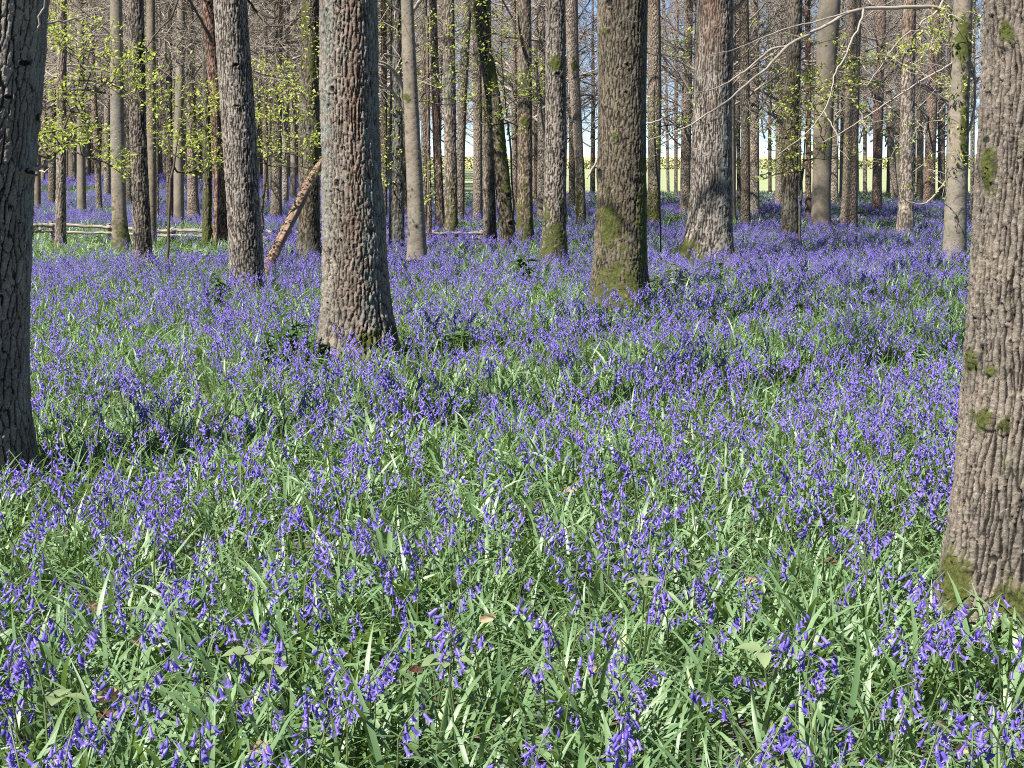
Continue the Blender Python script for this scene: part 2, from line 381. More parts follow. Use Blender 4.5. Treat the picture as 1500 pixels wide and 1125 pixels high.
# ------------------------------------------------------------------ trees
KPX = {}
TRUNKS = []      # (x, y, r) for keeping plants off the trunks
def make_tree(name, label, px, kind='grey', moss=0.0, H=21.0, group=None, cell=(0.03, 0.085), depth=0.008, flare=0.5, spots=(),
              crown=True, seed=None, lob=0.5, cat='tree', lichen=0.15, mossside=0.0):
    """px: (x, y, width) image samples from the base upward, all at the base's distance"""
    seed = seed if seed is not None else len(TRUNKS) + 1
    rg = np.random.default_rng(seed)
    P0 = ground(px[0][0], px[0][1]); Y = P0[1]; k = px_m(P0)
    base = np.array([P0[0], Y, 0.0]); base[2] = float(gz(P0[0], Y)[0])
    pts = [at(x, y, Y) for x, y, _ in px]
    zz = np.array([p[2] for p in pts]); xx = np.array([p[0] for p in pts]); rr = np.array([w_ * 0.5 * k for _, _, w_ in px])
    zt = zz[-1]; slope = (xx[-1] - xx[-2]) / max(0.3, zz[-1] - zz[-2])
    zz = np.concatenate([[base[2] - 0.25], zz, [zt + 3.0, H]])
    xx = np.concatenate([[xx[0] - (xx[1] - xx[0]) / max(0.3, (pts[1][2] - pts[0][2])) * 0.1], xx, [xx[-1] + slope * 2.0, xx[-1] + slope * 4.0]])
    rr = np.concatenate([[rr[0]], rr, [rr[-1] * 0.86, 0.03]])
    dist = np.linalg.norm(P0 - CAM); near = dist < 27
    res = k * 1.465
    R0 = float(np.median(rr[1:-2]))
    if near:
        seg = int(np.clip(2 * math.pi * R0 / (res * 1.05), 40, 560)); dz = max(res * 1.1, 0.0032)
        zv = np.concatenate([np.arange(base[2] - 0.2, zt + 0.25, dz), np.linspace(zt + 0.3, H, 30)])
    else:
        seg = 20; zv = np.concatenate([np.arange(base[2] - 0.2, zt + 0.4, max(0.06, res * 2.2)), np.linspace(zt + 0.6, H, 10)])
    # smooth interpolation
    zf = np.linspace(zz[0], zz[-1], 240); xf = np.interp(zf, zz, xx); rf = np.interp(zf, zz, rr)
    ker = np.ones(7) / 7; pad = lambda a: np.convolve(np.pad(a, 3, 'edge'), ker, 'valid')
    xc = np.interp(zv, zf, pad(xf)); rc = np.interp(zv, zf, pad(rf))
    th = np.arange(seg) * 2 * math.pi / seg
    A, Z = np.meshgrid(th, zv); n = len(zv)
    rad = np.repeat(rc[:, None], seg, 1); xcen = np.repeat(xc[:, None], seg, 1)
    h = np.maximum(Z - base[2], -0.05)
    ph = rg.uniform(0, 6.28, 4)
    lobes = 0.5 + 0.28 * np.sin(3 * A + ph[0]) + 0.22 * np.sin(5 * A + ph[1])
    rad = rad * (1 + flare * np.exp(-h / (0.75 * R0 + 0.09)) * (1 - lob + 2 * lob * lobes))
    rad = rad * (1 + 0.025 * np.sin(2 * A + ph[2] + Z * 0.6) + 0.018 * np.sin(4 * A + ph[3] - Z * 0.4))
    cyl = np.stack([(np.cos(A) * R0).ravel(), (np.sin(A) * R0).ravel(), Z.ravel()], 1)
    rad = rad + ((fbm(cyl * np.array([5, 5, 2.0]), seed, 3) - 0.5) * 0.10 * R0).reshape(rad.shape)
    fur = np.ones(rad.size)
    if near:
        if kind == 'smooth':
            nf = fbm(cyl * np.array([30, 30, 55]), seed + 3, 3); fur = np.clip(nf * 1.2, 0, 1)
            rad = rad + ((nf - 0.5) * 0.006).reshape(rad.shape)
        else:
            nu = max(6, int(round(2 * math.pi * R0 / cell[0]))); un = A.ravel() / (2 * math.pi); zz_ = Z.ravel()
            wob = fbm(cyl * np.array([7, 7, 2.6]), seed + 9, 3) - 0.5
            wob2 = fbm(cyl * np.array([45, 45, 11.0]), seed + 13, 3) - 0.5
            fine = fbm(cyl * np.array([150, 150, 38.0]), seed + 21, 3) - 0.5
            flake = fbm(cyl * np.array([60, 60, 75.0]), seed + 25, 3) - 0.5
            eb, upr, cid = voro(un * nu + wob * 2.2 + wob2 * 0.75, zz_ / cell[1] + wob2 * 0.9 + wob * 1.2, nu, seed, cell[0], cell[1])
            hw = max(0.0050, 1.15 * res)
            p1 = sstep(0.0, hw, eb + fine * hw * 0.7)
            praw = p1; p1 = 1 - (1 - p1) * (0.40 + 0.60 * sstep(0.35, 0.9, upr))      # upright fissures deep, cross cracks shallow
            crack = sstep(0.10, 0.02, np.abs(flake)) * sstep(0.45, 0.6, fbm(cyl * np.array([16, 16, 9.0]), seed + 51, 2))
            fur = np.clip((0.35 * praw + 0.65 * p1) * (0.60 + 0.32 * cid + 0.45 * fine + 0.35 * flake) - 0.2 * crack, 0, 1)
            rad = rad + (depth * (p1 * (0.75 + 0.45 * cid) - 0.8 + fine * 0.85 + flake * 0.45 - 0.22 * crack)).reshape(rad.shape)
    vx = xcen + np.cos(A) * rad; vy = Y + np.sin(A) * rad
    V = np.stack([vx.ravel(), vy.ravel(), Z.ravel()], 1)
    nrm = np.stack([np.cos(A).ravel(), np.sin(A).ravel(), np.zeros(A.size)], 1)
    X_, Y_ = project(V); facing = (nrm * (CAM - V)).sum(1) > 0
    hm = h.ravel(); pn = fbm(cyl * np.array([7, 7, 4.0]), seed + 31, 4)
    mossa = np.zeros(len(V))
    if moss > 0: mossa = np.clip(0.95 * (1 - hm / moss) + (pn - 0.5) * 1.4, 0, 1) * (hm < moss * 1.6)
    if mossside: mossa = np.maximum(mossa, np.clip((np.cos(A.ravel() - 0.2) * 0.9 + (pn - 0.5) * 2.0) * mossside, 0, 1))
    rust = np.zeros(len(V)); lich = np.full(len(V), lichen) * sstep(0.42, 0.6, fbm(cyl * np.array([3, 3, 1.2]), seed + 41, 3)) * 2
    scar = np.zeros(len(V))
    for (sx, sy, rx, ry, what) in spots:
        g = np.exp(-(((X_ - sx) / rx) ** 2 + ((Y_ - sy) / ry) ** 2)) * facing * (0.45 + 1.1 * pn)
        if what == 'moss': mossa = np.maximum(mossa, g * 1.1)
        elif what == 'rust': rust = np.maximum(rust, g)
        elif what == 'lichen': lich = np.maximum(lich, g * 1.3)
        elif what == 'scar':
            g2 = np.exp(-(((X_ - sx) / rx) ** 2 + ((Y_ - sy) / ry) ** 2)) * facing
            sc = sstep(0.35, 0.6, g2); scar = np.maximum(scar, sc); ring = sstep(0.05, 0.25, g2) - 1.6 * sc
            V += nrm * (ring * rx * k * 0.35)[:, None]
    i = np.arange(n - 1)[:, None] * seg; j = np.arange(seg)[None]; kk = (j + 1) % seg
    q = np.stack([i + j, i + kk, i + seg + kk, i + seg + j], -1).reshape(-1, 4)
    mm = sstep(0.35, 0.7, mossa + (fbm(cyl * 14, seed + 61, 2) - 0.5)); V += nrm * (mm * (0.003 + 0.010 * fbm(cyl * 60, seed + 63, 2)))[:, None]
    mb = MB(); mb.add(V - base, q)
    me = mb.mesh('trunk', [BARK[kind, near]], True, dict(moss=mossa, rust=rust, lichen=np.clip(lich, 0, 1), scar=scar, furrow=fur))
    root = empty(name, base); tag(root, label, cat, group)
    tr = link('trunk', me, root)
    if crown:
        bank = CROWN_HIGH if dist < 30 else (CROWN_SPARSE if px[0][0] > 610 else (CROWN_MID if dist < 44 else CROWN_LOW))
        c = link('crown', bank[seed % 3], root, (xx[-2] - base[0], 0, 0))
        c.rotation_euler = (0, 0, rg.uniform(0, 6.28)); c.scale = (1, 1, H / 21.0)
    TRUNKS.append((P0[0], Y, R0))
    KPX[root.name] = k
    return root

GT = 'oak trunks standing in the bluebells'
# --- the near trees
left_oak = make_tree('oak_tree', 'nearest oak cut by the picture edge, lichened bark with broken twig stubs', [(-40, 690, 158), (-38, 600, 146), (-30, 300, 142), (0, 0, 132)],
          'oak', 0.0, 22, GT, (0.028, 0.095), 0.011, 0.3, [(56, 60, 14, 90, 'lichen'), (46, 300, 12, 120, 'lichen'), (56, 172, 6, 7, 'scar'), (36, 92, 10, 5, 'scar'), (12, 142, 7, 4, 'scar'), (46, 250, 14, 6, 'scar')], seed=11, lichen=0.08)
main_oak = make_tree('oak_tree', 'straight oak with grey, rust brown and greenish stripes of bark, dead branch leaning behind it',
          [(522, 521, 104), (522, 480, 96), (521, 400, 88), (512, 200, 80), (509, 0, 79)], 'oak', 0.0, 23, GT, (0.026, 0.085), 0.016, 0.38,
          [(518, 160, 15, 330, 'rust'), (546, 200, 13, 340, 'lichen'), (478, 150, 8, 300, 'lichen'), (540, 500, 22, 22, 'moss'), (570, 490, 12, 26, 'moss'), (494, 268, 4, 6, 'scar'), (487, 130, 4, 5, 'scar'), (484, 190, 7, 5, 'lichen')], seed=12, lichen=0.12)
make_tree('oak_tree', 'slender dark oak leaning slightly, foot of the stripped dead branch at its base',
          [(363, 428, 50), (361, 380, 49), (351, 200, 47), (337, 0, 46)], 'oak', 0.0, 21, GT, (0.024, 0.085), 0.009, 0.15, [(345, 95, 5, 3, 'scar'), (347, 155, 5, 2.5, 'scar')], seed=13, lichen=0.05)
make_tree('oak_tree', 'stout dark olive oak with knot holes and moss all round its foot',
          [(909, 446, 84), (909, 400, 79), (910, 300, 75), (911, 200, 72), (911, 0, 73)], 'dark', 0.75, 23, GT, (0.028, 0.085), 0.009, 0.3,
          [(879, 255, 4, 9, 'scar'), (920, 95, 4, 4, 'scar'), (893, 4, 5, 6, 'scar'), (917, 135, 3, 3, 'scar'), (886, 45, 5, 5, 'moss'), (902, 200, 6, 8, 'moss'), (896, 330, 22, 40, 'moss'), (940, 300, 8, 90, 'moss')], seed=14, lichen=0.05)
make_tree('oak_tree', 'pinkish brown oak with ridged bark and one mossy flared root',
          [(1036, 387, 70), (1040, 350, 64), (1043, 200, 57), (1048, 0, 53)], 'oak', 0.0, 23, GT, (0.026, 0.13), 0.010, 0.5,
          [(1008, 372, 20, 26, 'moss'), (1030, 382, 24, 10, 'moss'), (1062, 250, 8, 130, 'lichen'), (1043, 150, 6, 14, 'rust'), (1043, 30, 22, 60, 'rust')], seed=15, lichen=0.08)
right_oak = make_tree('oak_tree', 'huge grey brown oak cut by the picture edge, moss cushions on its ridged trunk',
          [(1542, 892, 276), (1543, 800, 256), (1545, 500, 244), (1552, 200, 210), (1558, 0, 202)], 'oak', 0.0, 24, GT, (0.017, 0.11), 0.012, 0.4,
          [(1441, 610, 17, 22, 'moss'), (1424, 525, 8, 20, 'moss'), (1452, 545, 9, 9, 'moss'), (1471, 625, 9, 14, 'moss'), (1400, 850, 26, 40, 'moss'), (1478, 880, 30, 26, 'moss'), (1450, 240, 12, 40, 'moss'), (1475, 45, 10, 20, 'moss'),
           (1438, 12, 5, 5, 'scar'), (1447, 205, 5, 6, 'scar'), (1463, 720, 3, 3, 'scar'), (1440, 440, 3, 3, 'scar'), (1480, 500, 3, 3, 'scar'), (1455, 380, 3, 3, 'scar')], seed=16, lichen=0.05)
make_tree('beech_tree', 'smooth pale beech beside the huge edge oak, dark mossy upper stem',
          [(1398, 383, 33), (1400, 300, 32), (1405, 150, 30), (1411, 0, 27)], 'smooth', 0.0, 20, GT, flare=0.12,
          spots=[(1412, 170, 7, 90, 'moss'), (1410, 60, 14, 40, 'moss'), (1398, 375, 8, 6, 'lichen')], seed=17)
make_tree('oak_tree', 'tan oak with a green moss stocking and a moss patch high on its stem',
          [(811, 389, 38), (812, 345, 33), (814, 200, 30), (814, 0, 28)], 'oak', 1.25, 22, GT, (0.030, 0.09), 0.008, 0.4,
          [(815, 93, 10, 12, 'moss'), (817, 108, 5, 3, 'scar'), (808, 270, 2.5, 2.5, 'scar')], seed=18, lichen=0.05)
make_tree('beech_tree', 'smooth grey beech with cut branch stubs close to the straight striped oak',
          [(611, 393, 30), (611, 350, 26), (609, 300, 24), (602, 150, 21), (596, 0, 18)], 'smooth', 0.0, 19, GT, flare=0.3,
          spots=[(596, 92, 2, 2, 'scar'), (594, 144, 7, 7, 'moss'), (610, 385, 12, 5, 'scar')], seed=19)
make_tree('oak_tree', 'slim brown oak standing in front of the rail fence, no moss but a dark foot',
          [(209, 389, 28), (208, 330, 25), (202, 200, 24), (199, 0, 22)], 'oak', 0.12, 20, GT, (0.026, 0.08), 0.008, 0.2, seed=20, lichen=0.0)
make_tree('oak_tree', 'thin brown ringed trunk nearest the cut edge oak, rail fence behind it',
          [(89, 362, 17), (89, 300, 14.5), (90, 200, 14), (91, 0, 13)], 'grey', 0.0, 19, GT, flare=0.2, seed=21)
make_tree('beech_tree', 'pale beech with a bright moss skirt beside a fence post',
          [(178, 366, 24), (175, 330, 21), (172, 200, 20), (170, 0, 17)], 'smooth', 0.85, 20, GT, flare=0.5, seed=22, lichen=0.3)
make_tree('beech_tree', 'pale spindly trunk half hidden behind the slim brown oak', [(222, 359, 14), (222, 200, 14), (221, 0, 12)], 'smooth', 0, 20, GT, flare=0.15, seed=23)
make_tree('oak_tree', 'dark trunk tucked against the slim brown oak, base hidden by it', [(189, 305, 10), (189, 150, 9), (188, 0, 8)], 'dark', 0.5, 20, GT, seed=24)
make_tree('beech_tree', 'tall pale grey trunk rising behind the fence left of two darker stems', [(262, 334, 15), (262, 200, 14), (266, 0, 12)], 'smooth', 0, 20, GT, seed=25, flare=0.25)
make_tree('oak_tree', 'dark mossy stem touching the tall pale grey trunk behind the fence', [(249, 331, 10), (248, 200, 9.5), (246, 0, 9)], 'dark', 0.9, 20, GT, seed=26)
make_tree('beech_tree', 'light brown trunk with spread roots behind the two fence rails', [(284, 326, 19), (282, 280, 15), (280, 150, 13), (277, 0, 12)], 'grey', 0.0, 20, GT, flare=0.5, seed=27)
make_tree('oak_tree', 'lumpy stem wrapped in thick moss in front of the fence', [(303, 357, 13), (304, 250, 12), (302, 120, 10), (300, 0, 9)], 'dark', 2.6, 18, GT, flare=0.3, seed=28)
make_tree('oak_tree', 'reddish brown trunk leaning behind the slender dark oak', [(326, 359, 25), (324, 280, 22), (318, 150, 21), (305, 0, 20)], 'red', 0, 20, GT, flare=0.15, seed=29,
          spots=[(309, 58, 2.5, 3, 'scar'), (312, 84, 2.5, 3, 'scar'), (306, 4, 3, 3, 'scar')])
make_tree('oak_tree', 'brown trunk with a root buttress seen through the gap above the dead branch', [(404, 331, 19), (405, 290, 15), (406, 150, 14), (408, 0, 12)], 'grey', 0.2, 20, GT, flare=0.5, seed=30)
make_tree('oak_tree', 'thin trunk just behind the brown buttressed one above the dead branch', [(418, 311, 10), (418, 150, 10), (419, 0, 9)], 'grey', 0, 20, GT, seed=31)
make_tree('oak_tree', 'faint pale trunk between the leaning dead branch and the dark ivied oak', [(430, 301, 9), (430, 150, 9), (429, 0, 8)], 'smooth', 0, 20, GT, seed=32)
make_tree('oak_tree', 'dark ivied oak with mossy foot, touching the striped oak on its shaded side', [(453, 384, 36), (453, 340, 31), (453, 200, 28), (455, 0, 24)], 'dark', 0.55, 21, GT, (0.03, 0.09), 0.008, 0.3, seed=33,
          spots=[(458, 90, 6, 40, 'moss'), (446, 30, 5, 30, 'moss'), (462, 200, 5, 30, 'moss')])
make_tree('oak_tree', 'brown furrowed oak between the striped oak and the smooth grey beech', [(581, 371, 23), (581, 300, 22), (580, 150, 18), (580, 0, 15)], 'oak', 0.2, 20, GT, flare=0.2, seed=34, lichen=0.3,
          spots=[(590, 330, 5, 60, 'lichen')])
make_tree('oak_tree', 'straight dark trunk edging the blue gap beside the smooth grey beech', [(622, 336, 11), (622, 200, 10), (621, 0, 9)], 'dark', 0, 20, GT, seed=35)
snag = make_tree('dead_snag', 'thin broken dead trunk, its lower half orange, next to the mossy footed trunk', [(629, 361, 7.5), (629, 300, 6.5), (628, 225, 5)], 'red', 0, 3.4, GT, flare=0.1, seed=36, crown=False, cat='dead tree')
make_tree('oak_tree', 'trunk reddish at its top, leaning towards a paler mossy neighbour', [(645, 341, 15), (643, 280, 13), (640, 200, 12), (634, 0, 11)], 'red', 0, 20, GT, seed=37, spots=[(637, 190, 8, 40, 'rust')])
make_tree('oak_tree', 'pale trunk with a bright moss foot standing against a single fence rail', [(661, 354, 20), (661, 300, 19), (659, 150, 18), (657, 0, 16)], 'grey', 1.4, 21, GT, flare=0.15, seed=38, lichen=0.3)
make_tree('oak_tree', 'dark trunk behind the bright moss footed one, its top bent outward', [(674, 331, 12), (675, 220, 12), (679, 120, 12), (686, 0, 11)], 'dark', 0, 20, GT, seed=39)
make_tree('oak_tree', 'dark straight trunk bounding a blue gap with a yellow field below', [(700, 331, 14), (700, 200, 13), (698, 0, 12)], 'grey', 0, 20, GT, seed=40)
make_tree('oak_tree', 'short looking brown trunk pressed against the crooked mossy one', [(718, 363, 20), (717, 280, 17), (714, 150, 15), (712, 0, 13)], 'grey', 0, 20, GT, seed=41, spots=[(712, 326, 2, 3, 'scar')])
make_tree('oak_tree', 'crooked leaning trunk, mossy along one side with round dark holes', [(745, 364, 25), (741, 320, 23), (731, 220, 22), (722, 140, 21), (704, 40, 19), (695, 0, 18)], 'dark', 0.0, 19, GT, (0.03, 0.1), 0.006, 0.1,
          [(745, 286, 2.5, 4.5, 'scar'), (737, 309, 2.5, 3, 'scar'), (749, 327, 4, 4, 'scar'), (736, 190, 8, 60, 'moss'), (744, 260, 7, 40, 'moss'), (752, 335, 6, 20, 'moss'), (722, 110, 10, 30, 'moss')], seed=42)
make_tree('oak_tree', 'upright trunk with knee high moss just behind the crooked leaning one', [(769, 356, 25), (769, 300, 22), (769, 150, 21), (768, 0, 19)], 'grey', 1.3, 21, GT, flare=0.15, seed=43, spots=[(770, 178, 7, 10, 'moss')])
make_tree('oak_tree', 'plain brown trunk close behind the moss stockinged tan oak', [(794, 326, 15), (794, 200, 13.5), (792, 0, 12)], 'grey', 0, 20, GT, seed=44)
make_tree('oak_tree', 'mossy footed trunk bending out beside the open blue gap', [(851, 334, 15), (850, 260, 13), (845, 180, 15), (839, 80, 17), (837, 0, 18)], 'grey', 2.0, 20, GT, flare=0.1, seed=45, spots=[(843, 112, 3, 3, 'scar'), (841, 95, 6, 12, 'moss')])
make_tree('oak_tree', 'dim trunk behind the bending mossy footed one', [(838, 312, 10), (838, 200, 9), (837, 0, 8)], 'grey', 0, 20, GT, seed=46)
make_tree('oak_tree', 'mossy footed trunk showing just beyond the stout dark oak', [(957, 335, 21), (958, 280, 18), (959, 150, 21), (958, 0, 19)], 'grey', 1.5, 21, GT, flare=0.1, seed=47)
make_tree('oak_tree', 'brown trunk in the gap before the pinkish brown oak', [(1004, 323, 17), (1004, 260, 15), (1006, 150, 15), (1009, 0, 12)], 'grey', 0, 20, GT, seed=48)
make_tree('oak_tree', 'dark thin stem hugging the sunny edge of the pinkish brown oak', [(1015, 322, 4), (1016, 200, 4.5), (1021, 0, 5)], 'dark', 0, 15, GT, seed=49)
make_tree('beech_tree', 'greenish trunk in the shade of the pinkish brown oak', [(1070, 331, 16), (1070, 200, 15), (1072, 0, 13)], 'smooth', 0.4, 20, GT, seed=50, lichen=0.5)
make_tree('oak_tree', 'knobbly slim dark trunk standing before a rougher one by the pale log', [(1092, 338, 14), (1092, 250, 12.5), (1091, 100, 14), (1089, 0, 15)], 'dark', 0.2, 20, GT, seed=51)
make_tree('oak_tree', 'rough trunk half behind the knobbly slim dark one', [(1105, 326, 15), (1105, 200, 14), (1106, 0, 13)], 'grey', 0, 20, GT, seed=52)
make_tree('oak_tree', 'trunk behind the sprays of young leaves, edging the widest pale gap', [(1141, 306, 11), (1141, 200, 10), (1142, 0, 9)], 'grey', 0, 20, GT, seed=53)
make_tree('oak_tree', 'dark brown oak rising through yellow green leaf sprays', [(1156, 355, 26), (1157, 300, 23), (1158, 200, 22), (1165, 0, 20)], 'dark', 0.0, 21, GT, (0.035, 0.1), 0.008, 0.2, seed=54)
make_tree('oak_tree', 'narrow reddish trunk against the broad smooth tan one', [(1184, 328, 9), (1184, 200, 8), (1183, 0, 8)], 'red', 0, 19, GT, seed=55)
make_tree('beech_tree', 'broad smooth tan trunk, sunlit at its foot, beside a narrow reddish one', [(1203, 342, 31), (1203, 290, 27), (1206, 180, 27), (1212, 60, 29), (1216, 0, 30)], 'smooth', 0.1, 21, GT, flare=0.2, seed=56)
make_tree('oak_tree', 'trunk peeping out behind the broad smooth tan one', [(1222, 306, 12), (1222, 200, 12), (1226, 0, 10)], 'grey', 0.5, 20, GT, seed=57)
make_tree('oak_tree', 'brown trunk with pale log end lying at its foot', [(1243, 336, 25), (1245, 280, 22), (1248, 150, 21), (1253, 0, 18)], 'grey', 0.1, 21, GT, flare=0.15, seed=58)
make_tree('pine_tree', 'slim red barked trunk, pale log across its foot', [(1284, 319, 15), (1285, 250, 13), (1287, 150, 14), (1291, 0, 15)], 'red', 0.0, 21, GT, flare=0.25, seed=59, spots=[(1286, 230, 8, 60, 'rust'), (1285, 316, 9, 5, 'moss')])
make_tree('oak_tree', 'slanting trunk between the red barked one and the grass tufted one', [(1312, 301, 12), (1308, 250, 10), (1302, 150, 9), (1292, 0, 7)], 'grey', 0, 18, GT, seed=60)
make_tree('oak_tree', 'brown trunk with a grassy tuft at its foot and a red upper stem', [(1325, 347, 27), (1327, 300, 22), (1328, 200, 22), (1332, 0, 19)], 'grey', 0.25, 21, GT, flare=0.3, seed=61, spots=[(1333, 30, 12, 40, 'rust')])
make_tree('oak_tree', 'slim grey trunk in the bright gap before the russet one', [(1347, 301, 9.5), (1347, 200, 9), (1347, 0, 8)], 'grey', 0, 20, GT, seed=62)
make_tree('oak_tree', 'russet trunk standing against the yellow field', [(1361, 306, 17), (1362, 250, 15), (1365, 150, 15), (1371, 0, 14)], 'red', 0, 20, GT, seed=63)
make_tree('oak_tree', 'dim trunk peeping out behind the smooth pale beech', [(1379, 298, 10), (1379, 200, 10), (1381, 0, 9)], 'grey', 0, 20, GT, seed=64)

# --- far trunks the photo still shows one by one
GF = 'far slender trunks seen through the wood'
far = [(55, 311, 9, 56, 8, 'smooth', 'pale far trunk just clear of the nearest cut edge oak'),
       (76, 306, 12, 77, 10, 'dark', 'greenish far trunk beside the thin brown ringed one'),
       (98, 273, 6, 98, 5, 'dark', 'dark far trunk just beyond the thin brown ringed one'),
       (106, 276, 11, 106, 9, 'grey', 'brown far trunk among bluebells, second beyond the thin ringed one'),
       (120, 321, 13, 118, 9, 'smooth', 'ringed pale trunk behind the upper fence rail'),
       (128, 269, 7, 127, 6, 'grey', 'faint far trunk between the ringed pale one and a slanting one'),
       (146, 314, 9, 131, 8, 'grey', 'slanting slim trunk in the bluebells behind the fence'),
       (147, 264, 6, 148, 5, 'smooth', 'faint far trunk behind the slanting slim one'),
       (157, 296, 10, 157, 8, 'grey', 'far trunk close to the moss skirted pale beech'),
       (231, 326, 3.5, 229, 3, 'dark', 'very thin dark stem beside the dark mossy one behind the fence'),
       (868, 287, 8, 868, 3, 'grey', 'thin far stem in the blue gap beside the stout dark oak'),
       (979, 291, 4.5, 972, 4, 'grey', 'first thin stem in the pale gap beyond the stout dark oak'),
       (990, 292, 5.5, 992, 5, 'red', 'second thin stem in the pale gap beyond the stout dark oak'),
       (1128, 291, 5, 1127, 5, 'dark', 'thin far stem in the widest pale gap above the green field'),
       (1267, 291, 6, 1268, 5, 'grey', 'thin far stem between the pale log trunk and the red barked one'),
       (1334, 296, 7, 1336, 6, 'grey', 'thin far stem beside the grass tufted trunk'),
       (1301, 290, 6, 1306, 5, 'dark', 'thin dark far stem right behind the red barked trunk'),
       (640, 300, 7, 648, 6, 'dark', 'thin dark stem behind the reddish topped leaning trunk'),
       (707, 305, 6, 706, 5, 'grey', 'thin stem behind the short looking brown trunk'),
       (755, 318, 9, 752, 8, 'grey', 'thin brown stem between the crooked trunk and the upright mossy one'),
       (785, 312, 6, 786, 6, 'dark', 'thin dark stem in front of the plain brown trunk'),
       (826, 315, 6, 826, 6, 'dark', 'thin dark stem just past the moss stockinged tan oak'),
       (1083, 318, 6, 1080, 6, 'dark', 'thin dark stem before the knobbly slim trunk'),
       (1170, 300, 7, 1171, 6, 'grey', 'thin stem peeping out beside the dark brown leafy oak'),
       (1232, 298, 6, 1236, 5, 'grey', 'thin stem before the brown trunk with the log at its foot'),
       (1390, 294, 6, 1391, 6, 'grey', 'thin stem hidden mostly by the smooth pale beech'),
       (1424, 330, 6, 1426, 6, 'dark', 'thin dark stem between the smooth beech and the huge edge oak'),
       (390, 305, 8, 388, 7, 'grey', 'far trunk beside the slender dark oak above the dead branch foot'),
       (598, 318, 8, 566, 7, 'dark', 'slim stem rising behind the smooth grey beech'),
       (563, 330, 9, 562, 8, 'dark', 'dark trunk squeezed between the striped oak and the brown furrowed one')]
for n, (xb, yb, wb, xt, wt, kd, lab) in enumerate(far):
    make_tree('slender_tree', lab, [(xb, yb, wb), ((xb + xt) / 2 + random.uniform(-1, 1), yb / 2, (wb + wt) / 2), (xt, 0, wt)], kd, 0, 17 + 3 * random.random(), GF, seed=100 + n, flare=0.25)
# --- the crowd of trunks deep in the wood beyond the fence
GD = 'distant trunks crowded beyond the fence'
for n in range(58):
    x = 30 + (n + random.random()) * 570 / 58
    yb = random.uniform(262, 288); wd = random.uniform(4.5, 9.5)
    make_tree('distant_tree', 'distant slender trunk in the crowd deep beyond the rail fence', [(x, yb, wd), (x + random.uniform(-4, 4), 180, wd * .95), (x + random.uniform(-6, 6), 90, wd * .85), (x + random.uniform(-11, 11), 0, wd * .75)],
              random.choice(['grey', 'grey', 'smooth', 'red', 'dark']), 0, 19 + 4 * random.random(), GD, seed=200 + n, flare=0.25)

for n, x in enumerate([641, 655, 715, 731, 757, 783, 803, 826, 941, 1076, 1150, 1196, 1212, 1256, 1316, 1339, 1388, 1415, 1093, 1350]):
    yb = random.uniform(287, 293); wd = random.uniform(3.5, 8)
    make_tree('distant_tree', 'thin bare stem in the crowd lining the field edge of the wood', [(x, yb, wd), (x + random.uniform(-4, 4), 130, wd * .9), (x + random.uniform(-9, 9), 0, wd * .75)],
              random.choice(['grey', 'grey', 'smooth', 'red']), 0, 16 + 4 * random.random(), 'thin stems lining the field edge', seed=300 + n, flare=0.25)

# ------------------------------------------------------------------ scatter by geometry nodes (uncountable ground cover only)
def source_collection(name, meshes):
    c = bpy.data.collections.new(name)
    for i, me in enumerate(meshes):
        o = bpy.data.objects.new('%s_%02d' % (name, i), me); c.objects.link(o)
    return c
def scatter(name, pts, rot, scl, var, col):
    me = bpy.data.meshes.new(name); n = len(pts)
    me.vertices.add(n); me.vertices.foreach_set('co', np.asarray(pts, np.float32).ravel())
    a = me.attributes.new('rot', 'FLOAT_VECTOR', 'POINT'); a.data.foreach_set('vector', np.asarray(rot, np.float32).ravel())
    a = me.attributes.new('scl', 'FLOAT', 'POINT'); a.data.foreach_set('value', np.asarray(scl, np.float32))
    a = me.attributes.new('var', 'INT', 'POINT'); a.data.foreach_set('value', np.asarray(var, np.int32))
    o = link(name, me)
    g = bpy.data.node_groups.new(name + '_nodes', 'GeometryNodeTree')
    g.interface.new_socket('Geometry', in_out='INPUT', socket_type='NodeSocketGeometry')
    g.interface.new_socket('Geometry', in_out='OUTPUT', socket_type='NodeSocketGeometry')
    gi = g.nodes.new('NodeGroupInput'); go = g.nodes.new('NodeGroupOutput')
    ip = g.nodes.new('GeometryNodeInstanceOnPoints'); ci = g.nodes.new('GeometryNodeCollectionInfo')
    ci.inputs['Collection'].default_value = col; ci.inputs['Separate Children'].default_value = True; ci.inputs['Reset Children'].default_value = True
    def na(nm, ty):
        x = g.nodes.new('GeometryNodeInputNamedAttribute'); x.data_type = ty; x.inputs['Name'].default_value = nm
        return [s for s in x.outputs if s.enabled][0]
    L = g.links
    L.new(gi.outputs[0], ip.inputs['Points']); L.new(ci.outputs[0], ip.inputs['Instance'])
    ip.inputs['Pick Instance'].default_value = True
    L.new(na('var', 'INT'), ip.inputs['Instance Index']); L.new(na('rot', 'FLOAT_VECTOR'), ip.inputs['Rotation']); L.new(na('scl', 'FLOAT'), ip.inputs['Scale'])
    L.new(ip.outputs[0], go.inputs[0])
    md = o.modifiers.new('scatter', 'NODES'); md.node_group = g
    return o

